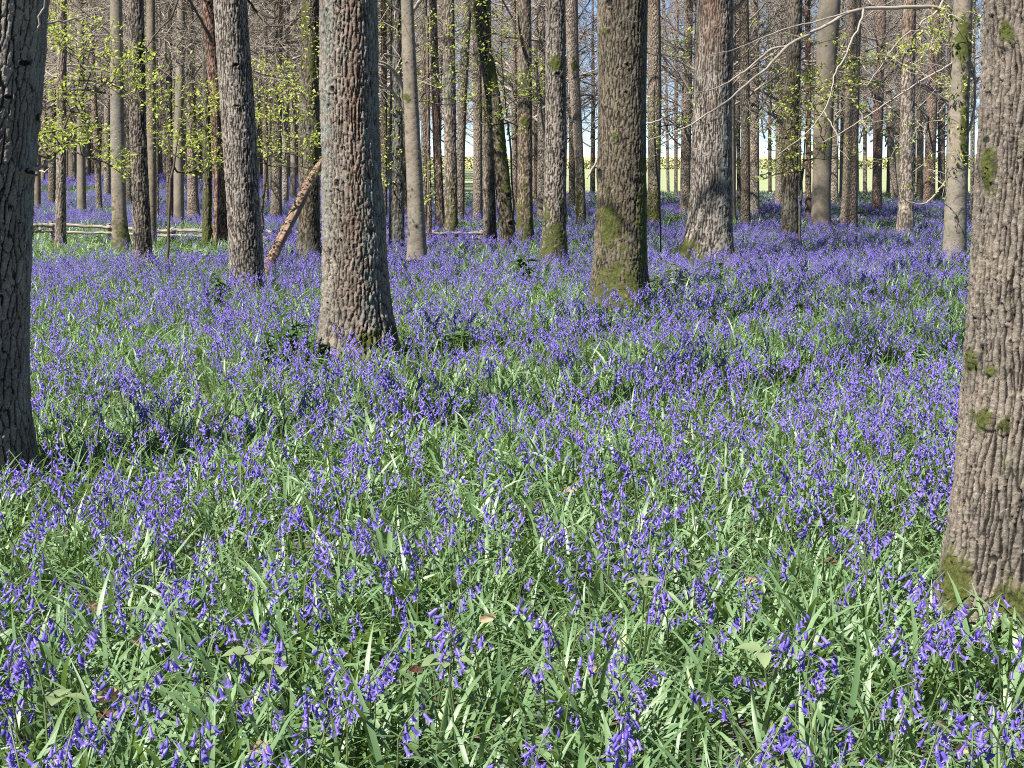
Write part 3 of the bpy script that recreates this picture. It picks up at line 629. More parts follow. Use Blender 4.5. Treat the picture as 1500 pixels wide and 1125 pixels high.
# ------------------------------------------------------------------ bluebell plants
def bell_mb(rg, sides=12, bud=False, size=1.0):
    """narrow bell of fused petals with recurved pale tips: materials 0 petal, 1 bud, 3 petal tip"""
    mb = MB(); L = (0.0205 if not bud else 0.014) * size * rg.uniform(0.88, 1.12); g = rg.uniform(0.85, 1.15)
    th = np.arange(sides) * 2 * math.pi / sides; even = np.arange(sides) % 2 == 0
    ring = lambda r, z: np.stack([np.cos(th) * r, np.sin(th) * r, np.broadcast_to(z, (sides,))], 1)
    if bud: rings = [ring(r * size * 1.1, z * L) for z, r in [(0.0, 0.0012), (-0.3, 0.0027), (-0.65, 0.0029), (-1.0, 0.0005)]]
    else:
        rings = [ring(r * size * g, z * L) for z, r in [(0.0, 0.0013), (-0.12, 0.0029), (-0.62, 0.0033)]]
        rings.append(ring(np.where(even, 0.0056, 0.0037) * size * g, np.where(even, -0.95, -0.80) * L))
        rings.append(ring(np.where(even, 0.0102, 0.0040) * size * g, np.where(even, -0.90 + rg.uniform(-.06, .08, sides), -0.83) * L))
    n = len(rings); i = np.arange(n - 1)[:, None] * sides; j = np.arange(sides)[None]; k = (j + 1) % sides
    q = np.stack([i + j, i + sides + j, i + sides + k, i + k], -1).reshape(-1, 4)
    if bud: mb.add(np.concatenate(rings), q, None, 1)
    else:
        mb.add(np.concatenate(rings), q, None, 0); mb.qm[0][-sides:] = 3
    return mb
def plant_layout(rg, H, nb, lean):
    """stem curve and the places of its bells; the plant arches towards +X"""
    z = np.linspace(0, 1, 9); top = H
    x = lean * z ** 2.2 + 0.035 * np.clip(z - 0.75, 0, 1) ** 1.5 * 8
    zz = top * (z - 0.10 * np.clip(z - 0.8, 0, 1) * 5 * 0.5)
    stem = np.stack([x, rg.normal(0, 0.003, 9).cumsum(), zz], 1)
    bells = []
    for i in range(nb):
        t = 0.70 + 0.30 * (i + 0.5) / nb; f = t * 8; a = min(int(f), 7); p = stem[a] * (a + 1 - f) + stem[a + 1] * (f - a)
        yaw = rg.normal(0, 0.95); out_ = rg.uniform(0.008, 0.020) * (1.2 - 0.6 * (t - 0.6))
        tilt = np.clip(rg.normal(0.45, 0.30), -0.1, 1.2) * (1.0 if t < 0.93 else 1.3)
        q = p + np.array([math.cos(yaw) * out_, math.sin(yaw) * out_, -0.002])
        M = Matrix.Translation(q) @ Matrix.Rotation(yaw, 4, 'Z') @ Matrix.Rotation(-tilt, 4, 'Y') @ Matrix.Rotation(rg.uniform(0, 6.28), 4, 'Z')
        bells.append((p, q, M, t))
    return stem, bells
def stem_mb(stem, bells, sides=5):
    mb = MB(); mb.tube(stem, np.linspace(0.0028, 0.0012, len(stem)), sides)
    for p, q, M, t in bells: mb.tube([p, (p + q) / 2 + np.array([0, 0, 0.004]), q], 0.0009, 4, 1)
    return mb
def leaf_blade(mb, rg, L, W, az, el, droop, base=(0, 0, 0), m=0, seg=6):
    s = np.linspace(0, 1, seg + 1); el_s = el - droop * s ** 1.4
    dx = np.cos(el_s) * L / seg; dz = np.sin(el_s) * L / seg
    x = np.concatenate([[0], np.cumsum(dx[:-1])]); z = np.concatenate([[0], np.cumsum(dz[:-1])])
    w = W * 0.5 * np.clip(0.55 + 1.4 * s, 0, 1) * np.clip((1 - s) * 3.2, 0.03, 1) ** 0.8
    side = rg.normal(0, 0.05); tw = rg.normal(0, 0.5)
    yc = side * s ** 2 * L
    ca, sa = math.cos(az), math.sin(az)
    def rot(x, y, z): return np.stack([ca * x - sa * y, sa * x + ca * y, z], 1)
    nx, nz = -np.sin(el_s), np.cos(el_s)
    tws = tw * s
    l = rot(x + nx * w * np.sin(tws), yc + w * np.cos(tws), z + nz * (w * np.sin(tws) + w * 0.25)); r = rot(x - nx * w * np.sin(tws), yc - w * np.cos(tws), z + nz * (-w * np.sin(tws) + w * 0.25)); c = rot(x, yc, z)
    v = np.stack([l, c, r], 1).reshape(-1, 3) + np.asarray(base); i = np.arange(seg)[:, None] * 3
    q = np.concatenate([np.concatenate([i, i + 3, i + 4, i + 1], 1), np.concatenate([i + 1, i + 4, i + 5, i + 2], 1)])
    mb.add(v, q, None, m)
def rosette_mb(rg, nl, spread=0.03, Lr=(0.20, 0.38), m=0, seg=6, wid=(0.008, 0.0150)):
    mb = MB()
    for i in range(nl):
        az = rg.uniform(0, 6.283)
        leaf_blade(mb, rg, rg.uniform(*Lr), rg.uniform(*wid), az, rg.uniform(0.75, 1.5), rg.uniform(0.5, 2.1), (rg.normal(0, spread), rg.normal(0, spread), -0.01), m, seg)
    return mb

NV = 10
KINDS = []
for i in range(NV):
    rg = np.random.default_rng(300 + i)
    KINDS.append(dict(H=[0.33, 0.28, 0.36, 0.30, 0.25, 0.34, 0.31, 0.38, 0.27, 0.29][i], nb=[9, 8, 10, 7, 6, 11, 9, 8, 5, 10][i], lean=[0.05, 0.03, 0.07, 0.02, 0.06, 0.04, 0.08, 0.03, 0.05, 0.02][i], rg=rg))
BELLS_NEAR = [bell_mb(np.random.default_rng(500 + i), 12, False, [0.88, 1.0, 0.80][i]).mesh('flower', [M_BELL, M_BUD, M_STEM, M_TIP]) for i in range(3)]
_b = bell_mb(np.random.default_rng(510), 10, True, 1.2); _b.qm = [np.zeros_like(a) for a in _b.qm]
BUD_NEAR = _b.mesh('bud', [M_BUD])
STEMS, LAY, far_fl = [], [], []
for kd in KINDS:
    st, be = plant_layout(kd['rg'], kd['H'], kd['nb'], kd['lean']); LAY.append((st, be))
    STEMS.append(stem_mb(st, be, 6).mesh('stem', [M_STEM, M_PEDICEL]))
    mb = MB(); mb.merge(stem_mb(st, [], 4), None, 2)
    for p, q, M, t in be:
        mb.merge(bell_mb(kd['rg'], 8, t > 0.95 and kd['nb'] > 5, kd['rg'].uniform(0.82, 1.04)), M)
    far_fl.append(mb)
ROS = [rosette_mb(np.random.default_rng(400 + i), 8) for i in range(8)]
OWN = [rosette_mb(np.random.default_rng(450 + i), 4, 0.008).mesh('leaves', [M_LEAF]) for i in range(5)]
FL_COL = source_collection('bluebell_flower_source', [m.mesh('bluebell_flower', [M_BELL, M_BUD, M_STEM, M_TIP]) for m in far_fl])
RO_COL = source_collection('bluebell_leaf_source', [m.mesh('bluebell_leaf_tuft', [M_LEAF]) for m in ROS])
def patch_mb(seed, size, nf, nr):
    rg = np.random.default_rng(seed); mb = MB()
    for i in range(nf):
        M = Matrix.Translation((rg.uniform(-size, size), rg.uniform(-size, size), 0)) @ Matrix.Rotation(rg.uniform(0, 6.28), 4, 'Z') @ Matrix.Scale(rg.uniform(0.85, 1.15), 4)
        mb.merge(far_fl[rg.integers(NV)], M)
    for i in range(nr):
        M = Matrix.Translation((rg.uniform(-size, size), rg.uniform(-size, size), 0)) @ Matrix.Rotation(rg.uniform(0, 6.28), 4, 'Z') @ Matrix.Scale(rg.uniform(0.8, 1.1), 4)
        mb.merge(ROS[rg.integers(8)], M, 4)
    return mb
PA_COL = source_collection('bluebell_patch_source', [patch_mb(600 + i, 0.33, 36, 15).mesh('bluebell_patch', [M_BELL, M_BUD, M_STEM, M_TIP, M_LEAF]) for i in range(6)])
PG_COL = source_collection('leaf_patch_source', [patch_mb(620 + i, 0.33, 3, 26).mesh('leaf_patch', [M_BELL, M_BUD, M_STEM, M_TIP, M_LEAF]) for i in range(3)])

# where plants grow: a wedge a little wider than the view
def wedge(d0, d1, dens, rg, wide=0.43, extra=0.9):
    A = lambda d: wide * d * d + 2 * extra * d
    n = int((A(d1) - A(d0)) * dens)
    u = rg.random(n * 2); y = d0 + (d1 - d0) * np.sqrt(u * 1.0)
    y = rg.uniform(d0, d1, n * 3); hw = wide * y + extra; keep = rg.random(len(y)) < hw / (wide * d1 + extra); y = y[keep]
    total = int((wide * (d1 ** 2 - d0 ** 2) + 2 * extra * (d1 - d0)) * dens); y = y[:total]
    if len(y) < total: y = np.concatenate([y, rg.choice(y, total - len(y))])
    x = rg.uniform(-1, 1, len(y)) * (wide * y + extra)
    return x, y
TR = np.array(TRUNKS)
CLUMPS = [(ground(a, b), 0.40 * w_ * px_m(ground(a, b))) for a, b, w_ in ((425, 530, 96), (668, 520, 76), (764, 420, 40), (985, 428, 50), (1045, 408, 54), (318, 452, 60), (1350, 742, 90), (14, 738, 90), (938, 455, 60))]
def clear_of_trunks(x, y, front=0.16, grow=1.3):
    ok = np.ones(len(x), bool)
    for tx, ty, r in TR:
        if ty > 30: continue
        ok &= np.hypot(x - tx, (y - ty) * np.where(y < ty, 0.72, 1.0)) > r * grow + front
    for g, r in CLUMPS: ok &= np.hypot(x - g[0], (y - g[1]) * 0.6) > r
    return ok
def density(x, y):
    """0..1 share of flowers: drifts, greener glades, the green strip before the fence, bare feet of trees"""
    n = fbm(np.stack([x * 0.55, y * 0.38, x * 0], 1), 77, 3); d = sstep(0.26, 0.50, n)
    big = fbm(np.stack([x * 0.16, y * 0.10, x * 0 + 3], 1), 79, 2)
    d = (0.36 + 0.42 * d) * (0.62 + 0.38 * sstep(0.35, 0.6, big))
    xp = 750 + F_PX * x / np.maximum(y, 0.1)
    strip = sstep(18.0, 19.5, y) * (1 - sstep(26.5, 28.5, y)) * (1 - sstep(330, 440, xp))
    d = d * (1 - 0.92 * strip)
    strip2 = sstep(27, 29, y) * (1 - sstep(33, 36, y)) * sstep(820, 900, xp) * 0.25
    d = d * (1 - strip2)
    edge = sstep(38, 46, y) * sstep(560, 640, xp); d = d * (1 - 0.75 * edge)
    return d

rg = np.random.default_rng(901)
# near and middle flowers, plants cluster in clumps
def clumped(d0, d1, dens, rg, per=3.2, sig=0.055):
    x, y = wedge(d0, d1, dens / per, rg); k = rg.poisson(per - 1, len(x)) + 1
    x = np.repeat(x, k); y = np.repeat(y, k)
    return x + rg.normal(0, sig, len(x)), y + rg.normal(0, sig, len(y))
x, y = clumped(1.6, 9.0, 175, rg, 3.0, 0.075); x2, y2 = clumped(9.0, 26, 135, rg, 3.0, 0.08)
x = np.concatenate([x, x2]); y = np.concatenate([y, y2])
keep = clear_of_trunks(x, y) & (rg.random(len(x)) < density(x, y) * (0.98 - 0.12 * sstep(6, 12, y))) & (y > 1.5)
x = x[keep]; y = y[keep]; z = gz(x, y)
n = len(x)
rot = np.stack([rg.normal(0, 0.13, n), rg.normal(0, 0.13, n), rg.uniform(0, 6.283, n)], 1)
scl = rg.uniform(0.78, 1.18, n); var = rg.integers(0, NV, n)
P = np.stack([x, y, z], 1)
# the 300 that show largest become plants of their own
px_, py_ = project(P + np.array([0, 0, 0.27])); cand = np.where((px_ > 5) & (px_ < 1495) & (py_ < 1150) & (y > 1.9))[0]
# nothing hidden behind the big trunk at the picture edge
hid = (px_[cand] > 1380) & (y[cand] > 4.3); cand = cand[~hid]
order = cand[np.argsort(y[cand])][:300]
BL = ['tall bluebell, nine nodding violet bells on one arched stem', 'mid height bluebell with eight violet bells hanging to one side', 'tallest bluebell form, ten bells on a strongly arched stem',
      'sparse upright bluebell with seven well spaced bells', 'short leaning bluebell carrying six bells', 'bluebell with eleven crowded bells near the stem tip', 'wide arching bluebell with nine bells bowed over the leaves',
      'very tall nearly straight bluebell with eight bells', 'small bluebell with only five bells', 'upright bluebell with ten bells in a dense head']
is_thing = np.zeros(n, bool); is_thing[order] = True
protos = {}
def build_bluebell(v, loc, r, s, label):
    root = empty('bluebell', loc, r); root.scale = (s, s, s); tag(root, label, 'flower', 'bluebells nearest the viewer')
    link('stem', STEMS[v], root)
    for bi, (p, q, M, t) in enumerate(LAY[v][1]):
        bud = t > 0.95 and KINDS[v]['nb'] > 5
        o = link('bud' if bud else 'flower', BUD_NEAR if bud else BELLS_NEAR[(bi + v) % 3], root); o.matrix_local = M
    link('leaves', OWN[v % 5], root)
    return root
def copy_thing(src, loc, r, s, label):
    c = src.copy(); COL.objects.link(c); c.location = loc; c.rotation_euler = r; c.scale = (s, s, s); c['label'] = label
    for ch in src.children:
        d = ch.copy(); COL.objects.link(d); d.parent = c
    return c
for i in order:
    v = int(var[i]); lab = BL[v]
    if v in protos: copy_thing(protos[v], P[i], rot[i], scl[i], lab)
    else: protos[v] = build_bluebell(v, P[i], rot[i], scl[i], lab)
tag(scatter('bluebell_flowers', P[~is_thing], rot[~is_thing], scl[~is_thing], var[~is_thing], FL_COL), 'drifts of violet blue bluebells filling the middle of the woodland floor', 'flowers', None, 'stuff')

# leaves
xl, yl = wedge(1.2, 7, 150, rg, 0.43, 1.1); xm, ym = wedge(7, 14, 95, rg); xn, yn = wedge(14, 26, 60, rg)
xl = np.concatenate([xl, xm, xn]); yl = np.concatenate([yl, ym, yn]); keep = clear_of_trunks(xl, yl, 0.03, 1.05); xl = xl[keep]; yl = yl[keep]; n = len(xl)
lump = fbm(np.stack([xl * 1.8, yl * 1.8, xl * 0], 1), 91, 2)
tag(scatter('bluebell_leaves', np.stack([xl, yl, gz(xl, yl)], 1), np.stack([rg.normal(0, .1, n), rg.normal(0, .1, n), rg.uniform(0, 6.28, n)], 1), (0.50 + 0.52 * lump) * rg.uniform(0.85, 1.15, n), rg.integers(0, 8, n), RO_COL),
    'glossy strap shaped bluebell leaves carpeting the woodland floor', 'leaves', None, 'stuff')
# beyond 26 m the carpet is laid in patches
xp_, yp_ = wedge(26, 58, 3.1, rg, 0.40, 1.0); d = density(xp_, yp_); r_ = rg.random(len(xp_)); fl = r_ < d * 0.95 + 0.03
xq, yq = wedge(58, 105, 1.4, rg, 0.40, 1.0); xpix = 750 + F_PX * xq / yq; kq = xpix < 600; xq = xq[kq]; yq = yq[kq]
xa = np.concatenate([xp_[fl], xq]); ya = np.concatenate([yp_[fl], yq]); ok = ~((ya > FIELD_Y - 3) & (750 + F_PX * xa / ya > 590)); xa = xa[ok]; ya = ya[ok]; n = len(xa)
tag(scatter('distant_bluebell_carpet', np.stack([xa, ya, gz(xa, ya)], 1), np.stack([0 * xa, 0 * xa, rg.uniform(0, 6.28, n)], 1), np.where(ya > 58, 1.7, 1.0) * rg.uniform(0.9, 1.1, n), rg.integers(0, 6, n), PA_COL),
    'distant violet blue carpet of bluebells running back between the trunks', 'flowers', None, 'stuff')
xb = xp_[~fl]; yb = yp_[~fl]; ok = ~((yb > FIELD_Y - 2) & (750 + F_PX * xb / yb > 590)); xb = xb[ok]; yb = yb[ok]; n = len(xb)
tag(scatter('distant_green_leaves', np.stack([xb, yb, gz(xb, yb)], 1), np.stack([0 * xb, 0 * xb, rg.uniform(0, 6.28, n)], 1), rg.uniform(0.9, 1.1, n), rg.integers(0, 3, n), PG_COL),
    'green leafy glades among the distant bluebells', 'leaves', None, 'stuff')

# ------------------------------------------------------------------ branches, saplings and their young leaves
def path(pxs, Y0, Y1, jit=0.0, rg=None):
    n = len(pxs); P = np.array([at(x, y, Y0 + (Y1 - Y0) * i / (n - 1)) for i, (x, y) in enumerate(pxs)])
    # refine with a smooth spline
    t = np.arange(n); tt = np.linspace(0, n - 1, (n - 1) * 4 + 1); out_ = np.zeros((len(tt), 3))
    for c in range(3):
        m = np.gradient(P[:, c]); i = np.minimum(tt.astype(int), n - 2); f = tt - i
        out_[:, c] = (2 * f**3 - 3 * f**2 + 1) * P[i, c] + (f**3 - 2 * f**2 + f) * m[i] + (-2 * f**3 + 3 * f**2) * P[i + 1, c] + (f**3 - f**2) * m[i + 1]
    if jit: out_[1:] += (rg or rng).normal(0, jit, (len(tt) - 1, 3))
    return out_
def young_leaf(mb, rg, p, size, m=0):
    """a soft hanging ovate leaf folded along its midrib"""
    L = size * rg.uniform(0.6, 1.15); W = L * rg.uniform(0.55, 0.75)
    f = rnd_dir(rg.uniform(0, 6.283), rg.uniform(-1.0, 0.35)); s = np.cross(f, np.array([0, 0, 1.0]) + rg.normal(0, 0.45, 3)); s /= np.linalg.norm(s) + 1e-9; u = np.cross(s, f)
    v = [p, p + f * L * .28 + s * W * .38 + u * W * .14, p + f * L * .68 + s * W * .36 + u * W * .12, p + f * L - u * L * .08,
         p + f * L * .68 - s * W * .36 + u * W * .12, p + f * L * .28 - s * W * .38 + u * W * .14, p + f * L * .5]
    mb.add(v, None, [[0, 1, 6], [1, 2, 6], [2, 3, 6], [3, 4, 6], [4, 5, 6], [5, 0, 6]], m)
def grow(nodes, targets, rg, step=0.16, wob=0.28, droop=0.0):
    """let twigs reach out from the nearest wood to each target; returns (nodes, parents, tips)"""
    P = [np.asarray(p, float) for p in nodes]; par = [max(0, i - 1) for i in range(len(P))]; tips = []
    root = P[0]
    for t in sorted(targets, key=lambda q: np.linalg.norm(q - root)):
        A = np.array(P); w_ = A - t; c = np.linalg.norm(w_, axis=1) + 0.35 * np.maximum(0, A[:, 2] - t[2]) * 0
        i = int(np.argmin(c)); n = max(1, int(c[i] / step)); a = P[i].copy(); prev = i
        for k in range(1, n + 1):
            f = k / n; q = a * (1 - f) + t * f
            if k < n: q = q + rg.normal(0, wob * step, 3) + np.array([0, 0, 0.5 * droop * math.sin(f * math.pi)])
            P.append(q); par.append(prev); prev = len(P) - 1
        tips.append(prev)
    return P, par, tips
def skeleton_mb(P, par, r_tip=0.0022, first=0, rmax=None, sides=4, first_r=None):
    mb = MB(); n = len(P); cnt = np.zeros(n); 
    for i in range(n - 1, 0, -1):
        cnt[i] = max(cnt[i], 1.0); cnt[par[i]] += cnt[i] if par[i] != i else 0
    rad = r_tip * np.maximum(cnt, 1) ** 0.42
    if rmax: rad = np.minimum(rad, rmax)
    for i in range(1, n):
        a, b = P[par[i]], P[i]
        if np.linalg.norm(b - a) < 1e-5: continue
        mb.tube([a, b], [min(rad[par[i]], rad[i] * 1.35), rad[i]], sides)
    return mb
def cluster_targets(cl, Y, rg, dY=0.5):
    T = []
    for (cx, cy, rx, ry, n) in cl:
        for _ in range(int(n * 2.1)):
            r = math.sqrt(rg.random()); a = rg.uniform(0, 6.283)
            T.append(at(cx + 1.25 * rx * r * math.cos(a), cy + 1.2 * ry * r * math.sin(a), Y + rg.normal(0, dY)))
    return T
def leaves_at(P, par, tips, rg, per, size, along=0.3):
    mb = MB()
    for t in tips:
        for _ in range(rg.poisson(per * 1.25)):
            young_leaf(mb, rg, P[t] + rg.normal(0, size * 0.6, 3), size)
        if rg.random() < along:
            young_leaf(mb, rg, (P[t] + P[par[t]]) / 2, size)
    return mb

def sapling(name, label, stem_px, Y, clusters, leaf, per, seed, dY=0.45, mat=None, group='young leafy saplings under the oaks'):
    rg = np.random.default_rng(seed)
    st = path(stem_px, Y, Y, 0.006, rg); st[0, 2] = gz(st[0, 0], Y)[0] - 0.03
    P, par, tips = grow(list(st), cluster_targets(clusters, Y, rg, dY), rg)
    root = empty(name, st[0]); tag(root, label, 'sapling', group)
    P = [p - st[0] for p in P]
    link('trunk', skeleton_mb(P, par).mesh('trunk', [mat or M_TWIGDARK]), root)
    link('foliage', leaves_at(P, par, tips, rg, per * 1.15, leaf * 0.82).mesh('foliage', [M_SPRING], False), root)
    TRUNKS.append((st[0, 0], Y, 0.02))
    return root
sapling('leafy_sapling', 'young tree in fresh yellow green leaf spreading behind the nearest cut edge oak',
        [(22, 425), (24, 330), (30, 220), (42, 130), (50, 40), (52, -40)], 15.0,
        [(82, 25, 20, 24, 26), (92, 60, 24, 18, 14), (100, 135, 32, 18, 22), (95, 185, 34, 26, 44), (75, 205, 16, 22, 18), (130, 195, 30, 14, 20), (165, 226, 26, 10, 14), (183, 250, 8, 12, 8),
         (150, 100, 45, 35, 30), (185, 105, 30, 25, 18), (205, 85, 20, 40, 12), (140, 60, 40, 30, 18), (215, 125, 16, 30, 12), (120, 20, 40, 20, 8)], 0.058, 1.9, 1)
sapling('leafy_sapling', 'thin dark stemmed sapling with lime green leaves between pale trunks and the slender dark oak',
        [(247, 402), (247, 350), (249, 290), (256, 230), (268, 170), (280, 110), (285, 40)], 17.0,
        [(292, 148, 34, 24, 34), (262, 205, 30, 24, 30), (305, 215, 26, 26, 38), (322, 130, 14, 22, 14), (235, 160, 18, 40, 16), (292, 245, 20, 12, 12), (240, 110, 20, 40, 10), (300, 80, 30, 40, 6)], 0.055, 1.9, 2)
sapling('leafy_sapling', 'sapling in green leaf filling the gap above the leaning dead branch',
        [(381, 396), (383, 330), (388, 260), (396, 190), (402, 120), (404, 40)], 17.6,
        [(400, 108, 36, 22, 34), (412, 150, 40, 28, 44), (430, 190, 32, 28, 34), (386, 200, 16, 40, 26), (455, 60, 14, 44, 14), (458, 220, 12, 34, 14), (440, 120, 26, 30, 16), (412, 225, 24, 20, 14)], 0.055, 1.7, 3)
sapling('leafy_sapling', 'wispy sapling with scattered small leaves beside the smooth grey beech',
        [(603, 372), (600, 300), (590, 240), (580, 170), (600, 90), (625, 10)], 21.0,
        [(572, 230, 14, 40, 22), (575, 170, 16, 30, 12), (640, 45, 40, 34, 24), (615, 90, 28, 30, 12), (655, 130, 34, 34, 20), (635, 290, 12, 14, 8), (628, 250, 10, 20, 6), (575, 20, 20, 20, 6)], 0.06, 2.6, 4)
sapling('leafy_sapling', 'wispy sapling scattering pale leaves around the crooked leaning trunk',
        [(752, 372), (752, 300), (748, 220), (740, 140), (735, 60), (738, -20)], 21.2,
        [(690, 90, 34, 50, 22), (735, 40, 36, 36, 22), (712, 150, 30, 26, 14), (765, 105, 34, 34, 26), (778, 130, 16, 14, 14), (752, 170, 20, 30, 8), (690, 20, 30, 20, 10)], 0.06, 2.6, 5)
sapling('leafy_sapling', 'sapling with a few yellow leaves between the stout dark oak and the pinkish brown one',
        [(968, 392), (967, 320), (962, 240), (958, 150), (966, 60), (975, -30)], 19.6,
        [(955, 165, 14, 30, 14), (985, 70, 20, 14, 8), (1010, 65, 14, 20, 10), (1000, 180, 10, 14, 6), (965, 210, 12, 10, 5), (1018, 150, 6, 30, 6), (880, 70, 14, 20, 4)], 0.055, 1.7, 6)
sapling('leafy_sapling', 'leafy young tree screening the dark brown oak with yellow green sprays',
        [(1172, 366), (1172, 310), (1176, 250), (1182, 180), (1190, 100), (1196, 20), (1198, -40)], 21.2,
        [(1150, 215, 22, 18, 26), (1182, 130, 36, 22, 34), (1220, 112, 34, 20, 28), (1255, 88, 28, 10, 22), (1262, 118, 24, 10, 14), (1165, 172, 28, 22, 26), (1150, 246, 20, 8, 12), (1195, 190, 26, 36, 20),
         (1232, 215, 30, 16, 14), (1122, 258, 16, 4, 8), (1150, 120, 24, 30, 12), (1210, 50, 30, 24, 8), (1120, 150, 16, 40, 8)], 0.06, 2.3, 7)

def add_branches(root, paths, clusters, Y0, Y1, leaf, per, seed, mat, r0=0.022, rest=True):
    """named branches of an existing tree plus their young leaves"""
    rg = np.random.default_rng(seed); o = np.array(root.location); alln = []
    for k, (pxs, ra, rb, ya, yb) in enumerate(paths):
        p = path(pxs, ya, yb, 0.004, rg); mb = MB(); mb.tube(p - o, np.linspace(ra, rb, len(p)), 6)
        link('branch', mb.mesh('branch', [mat]), root); alln += list(p)
    if clusters:
        T = cluster_targets(clusters, (Y0 + Y1) / 2, rg, 0.35); n0 = len(alln)
        P, par, tips = grow(alln, T, rg, 0.14); P = [p - o for p in P]
        for i in range(n0): par[i] = i
        mb = leaves_at(P, par, tips, rg, per, leaf) if per else MB()
        for i in range(n0, len(P)): mb.tube([P[par[i]], P[i]], [0.0042, 0.003], 3, 1)
        link('foliage', mb.mesh('foliage', [M_SPRING, mat], False), root)
by = {o['label']: o for o in COL.objects if o.type == 'EMPTY' and 'label' in o.keys() and o.get('category') == 'tree'}
G_ = by['smooth pale beech beside the huge edge oak, dark mossy upper stem']
add_branches(G_, [
    ([(1399, 34), (1390, 20), (1372, 11), (1340, 10), (1300, 12), (1265, 13), (1240, 20), (1210, 37), (1175, 55), (1155, 67), (1122, 100), (1092, 124), (1065, 148), (1035, 168), (1005, 186), (950, 205)], 0.032, 0.006, 20.0, 17.6),
    ([(1240, 18), (1200, 30), (1150, 43), (1110, 58), (1070, 74), (1030, 82)], 0.012, 0.004, 18.9, 18.2),
    ([(1155, 67), (1130, 72), (1105, 92), (1085, 108), (1060, 124), (1035, 133), (1000, 138)], 0.016, 0.005, 18.6, 18.0),
    ([(1265, 13), (1258, 38), (1246, 62), (1238, 84), (1224, 105), (1217, 138), (1205, 165), (1186, 190), (1160, 212), (1140, 226)], 0.014, 0.005, 19.0, 18.4),
    ([(1207, 163), (1216, 180), (1226, 195), (1228, 215), (1245, 235)], 0.010, 0.004, 18.7, 18.4),
    ([(1404, -12), (1409, 30), (1411, 60), (1402, 82), (1386, 98), (1350, 118), (1312, 143), (1278, 165), (1240, 190), (1205, 208)], 0.018, 0.005, 19.6, 18.6),
    ([(1411, 60), (1420, 88), (1427, 110), (1426, 165), (1412, 210), (1396, 248), (1380, 272), (1362, 292), (1351, 299), (1335, 297), (1322, 290), (1318, 278)], 0.020, 0.006, 19.6, 19.2),
    ([(1385, 98), (1394, 97), (1401, 108), (1404, 125), (1408, 140)], 0.016, 0.006, 19.5, 19.3),
    ([(1386, -8), (1372, 18), (1352, 30), (1346, 45)], 0.018, 0.008, 19.9, 19.6),
    ([(1346, 45), (1330, 48), (1310, 68), (1292, 95), (1270, 125)], 0.012, 0.005, 19.6, 19.2),
    ([(1412, 6), (1425, 18), (1433, 26), (1436, 60)], 0.014, 0.006, 19.6, 19.2)],
    [(1385, 28, 26, 18, 16), (1372, 58, 22, 20, 16), (1392, 122, 22, 14, 12), (1335, 85, 24, 16, 12), (1400, 172, 14, 22, 12), (1425, 40, 10, 30, 8), (1300, 75, 24, 12, 10), (1320, 62, 20, 6, 8),
     (1345, 200, 20, 40, 6), (1290, 200, 30, 40, 8), (1240, 140, 30, 20, 10), (1120, 60, 40, 30, 6), (1080, 170, 30, 30, 6), (1400, 240, 10, 20, 5), (1360, 270, 30, 20, 6)], 20.0, 18.4, 0.048, 2.6, 11, M_TWIG)
I_ = by['smooth grey beech with cut branch stubs close to the straight striped oak']
add_branches(I_, [([(594, 168), (591, 148), (586, 118), (574, 100), (556, 90), (530, 80)], 0.028, 0.012, 18.9, 18.3), ([(592, 140), (578, 106), (560, 96), (535, 92)], 0.022, 0.010, 18.9, 18.5),
                  ([(590, 160), (580, 140), (566, 128), (550, 118)], 0.020, 0.009, 18.9, 18.6), ([(602, 20), (611, 8), (620, -6)], 0.026, 0.02, 18.9, 18.7), ([(596, 40), (588, 20), (576, 10), (560, -6)], 0.018, 0.01, 18.9, 18.6)],
             [(570, 60, 20, 30, 10), (630, 130, 20, 20, 6)], 18.9, 18.5, 0.05, 0.4, 12, M_TWIG)
S_ = by['reddish brown trunk leaning behind the slender dark oak']
add_branches(S_, [([(309, 60), (303, 46), (292, 26), (282, 8), (272, -10)], 0.026, 0.014, 21.6, 21.0), ([(262, -6), (250, 26), (234, 42), (224, 56), (214, 70)], 0.018, 0.008, 20.6, 20.4)],
             [(270, 60, 30, 40, 14), (240, 80, 20, 30, 10)], 21.5, 20.8, 0.05, 0.0, 13, M_TWIGDARK)
C_ = by['slender dark oak leaning slightly, foot of the stripped dead branch at its base']
add_branches(C_, [([(360, -8), (372, 12), (384, 26), (390, 40)], 0.014, 0.008, 14.9, 14.6), ([(390, 38), (410, 38), (430, 30), (450, 20)], 0.008, 0.005, 14.6, 14.4)], [(420, 50, 30, 30, 14)], 14.8, 14.5, 0.04, 0.0, 14, M_TWIGDARK)
E_ = by['pinkish brown oak with ridged bark and one mossy flared root']
add_branches(E_, [([(1068, 22), (1082, 8), (1100, -10)], 0.030, 0.018, 19.3, 19.0), ([(1067, 78), (1085, 68), (1105, 58), (1130, 50)], 0.012, 0.006, 19.3, 19.0)], [(1110, 90, 30, 40, 12)], 19.3, 19.0, 0.04, 0.0, 15, M_TWIG)
D_ = by['stout dark olive oak with knot holes and moss all round its foot']
add_branches(D_, [([(876, 232), (868, 246), (860, 262)], 0.012, 0.006, 14.3, 14.0), ([(945, 182), (965, 176), (985, 168), (1010, 160)], 0.008, 0.004, 14.2, 14.0)], None, 14, 14, 0.05, 0, 16, M_TWIG)
A_ = left_oak
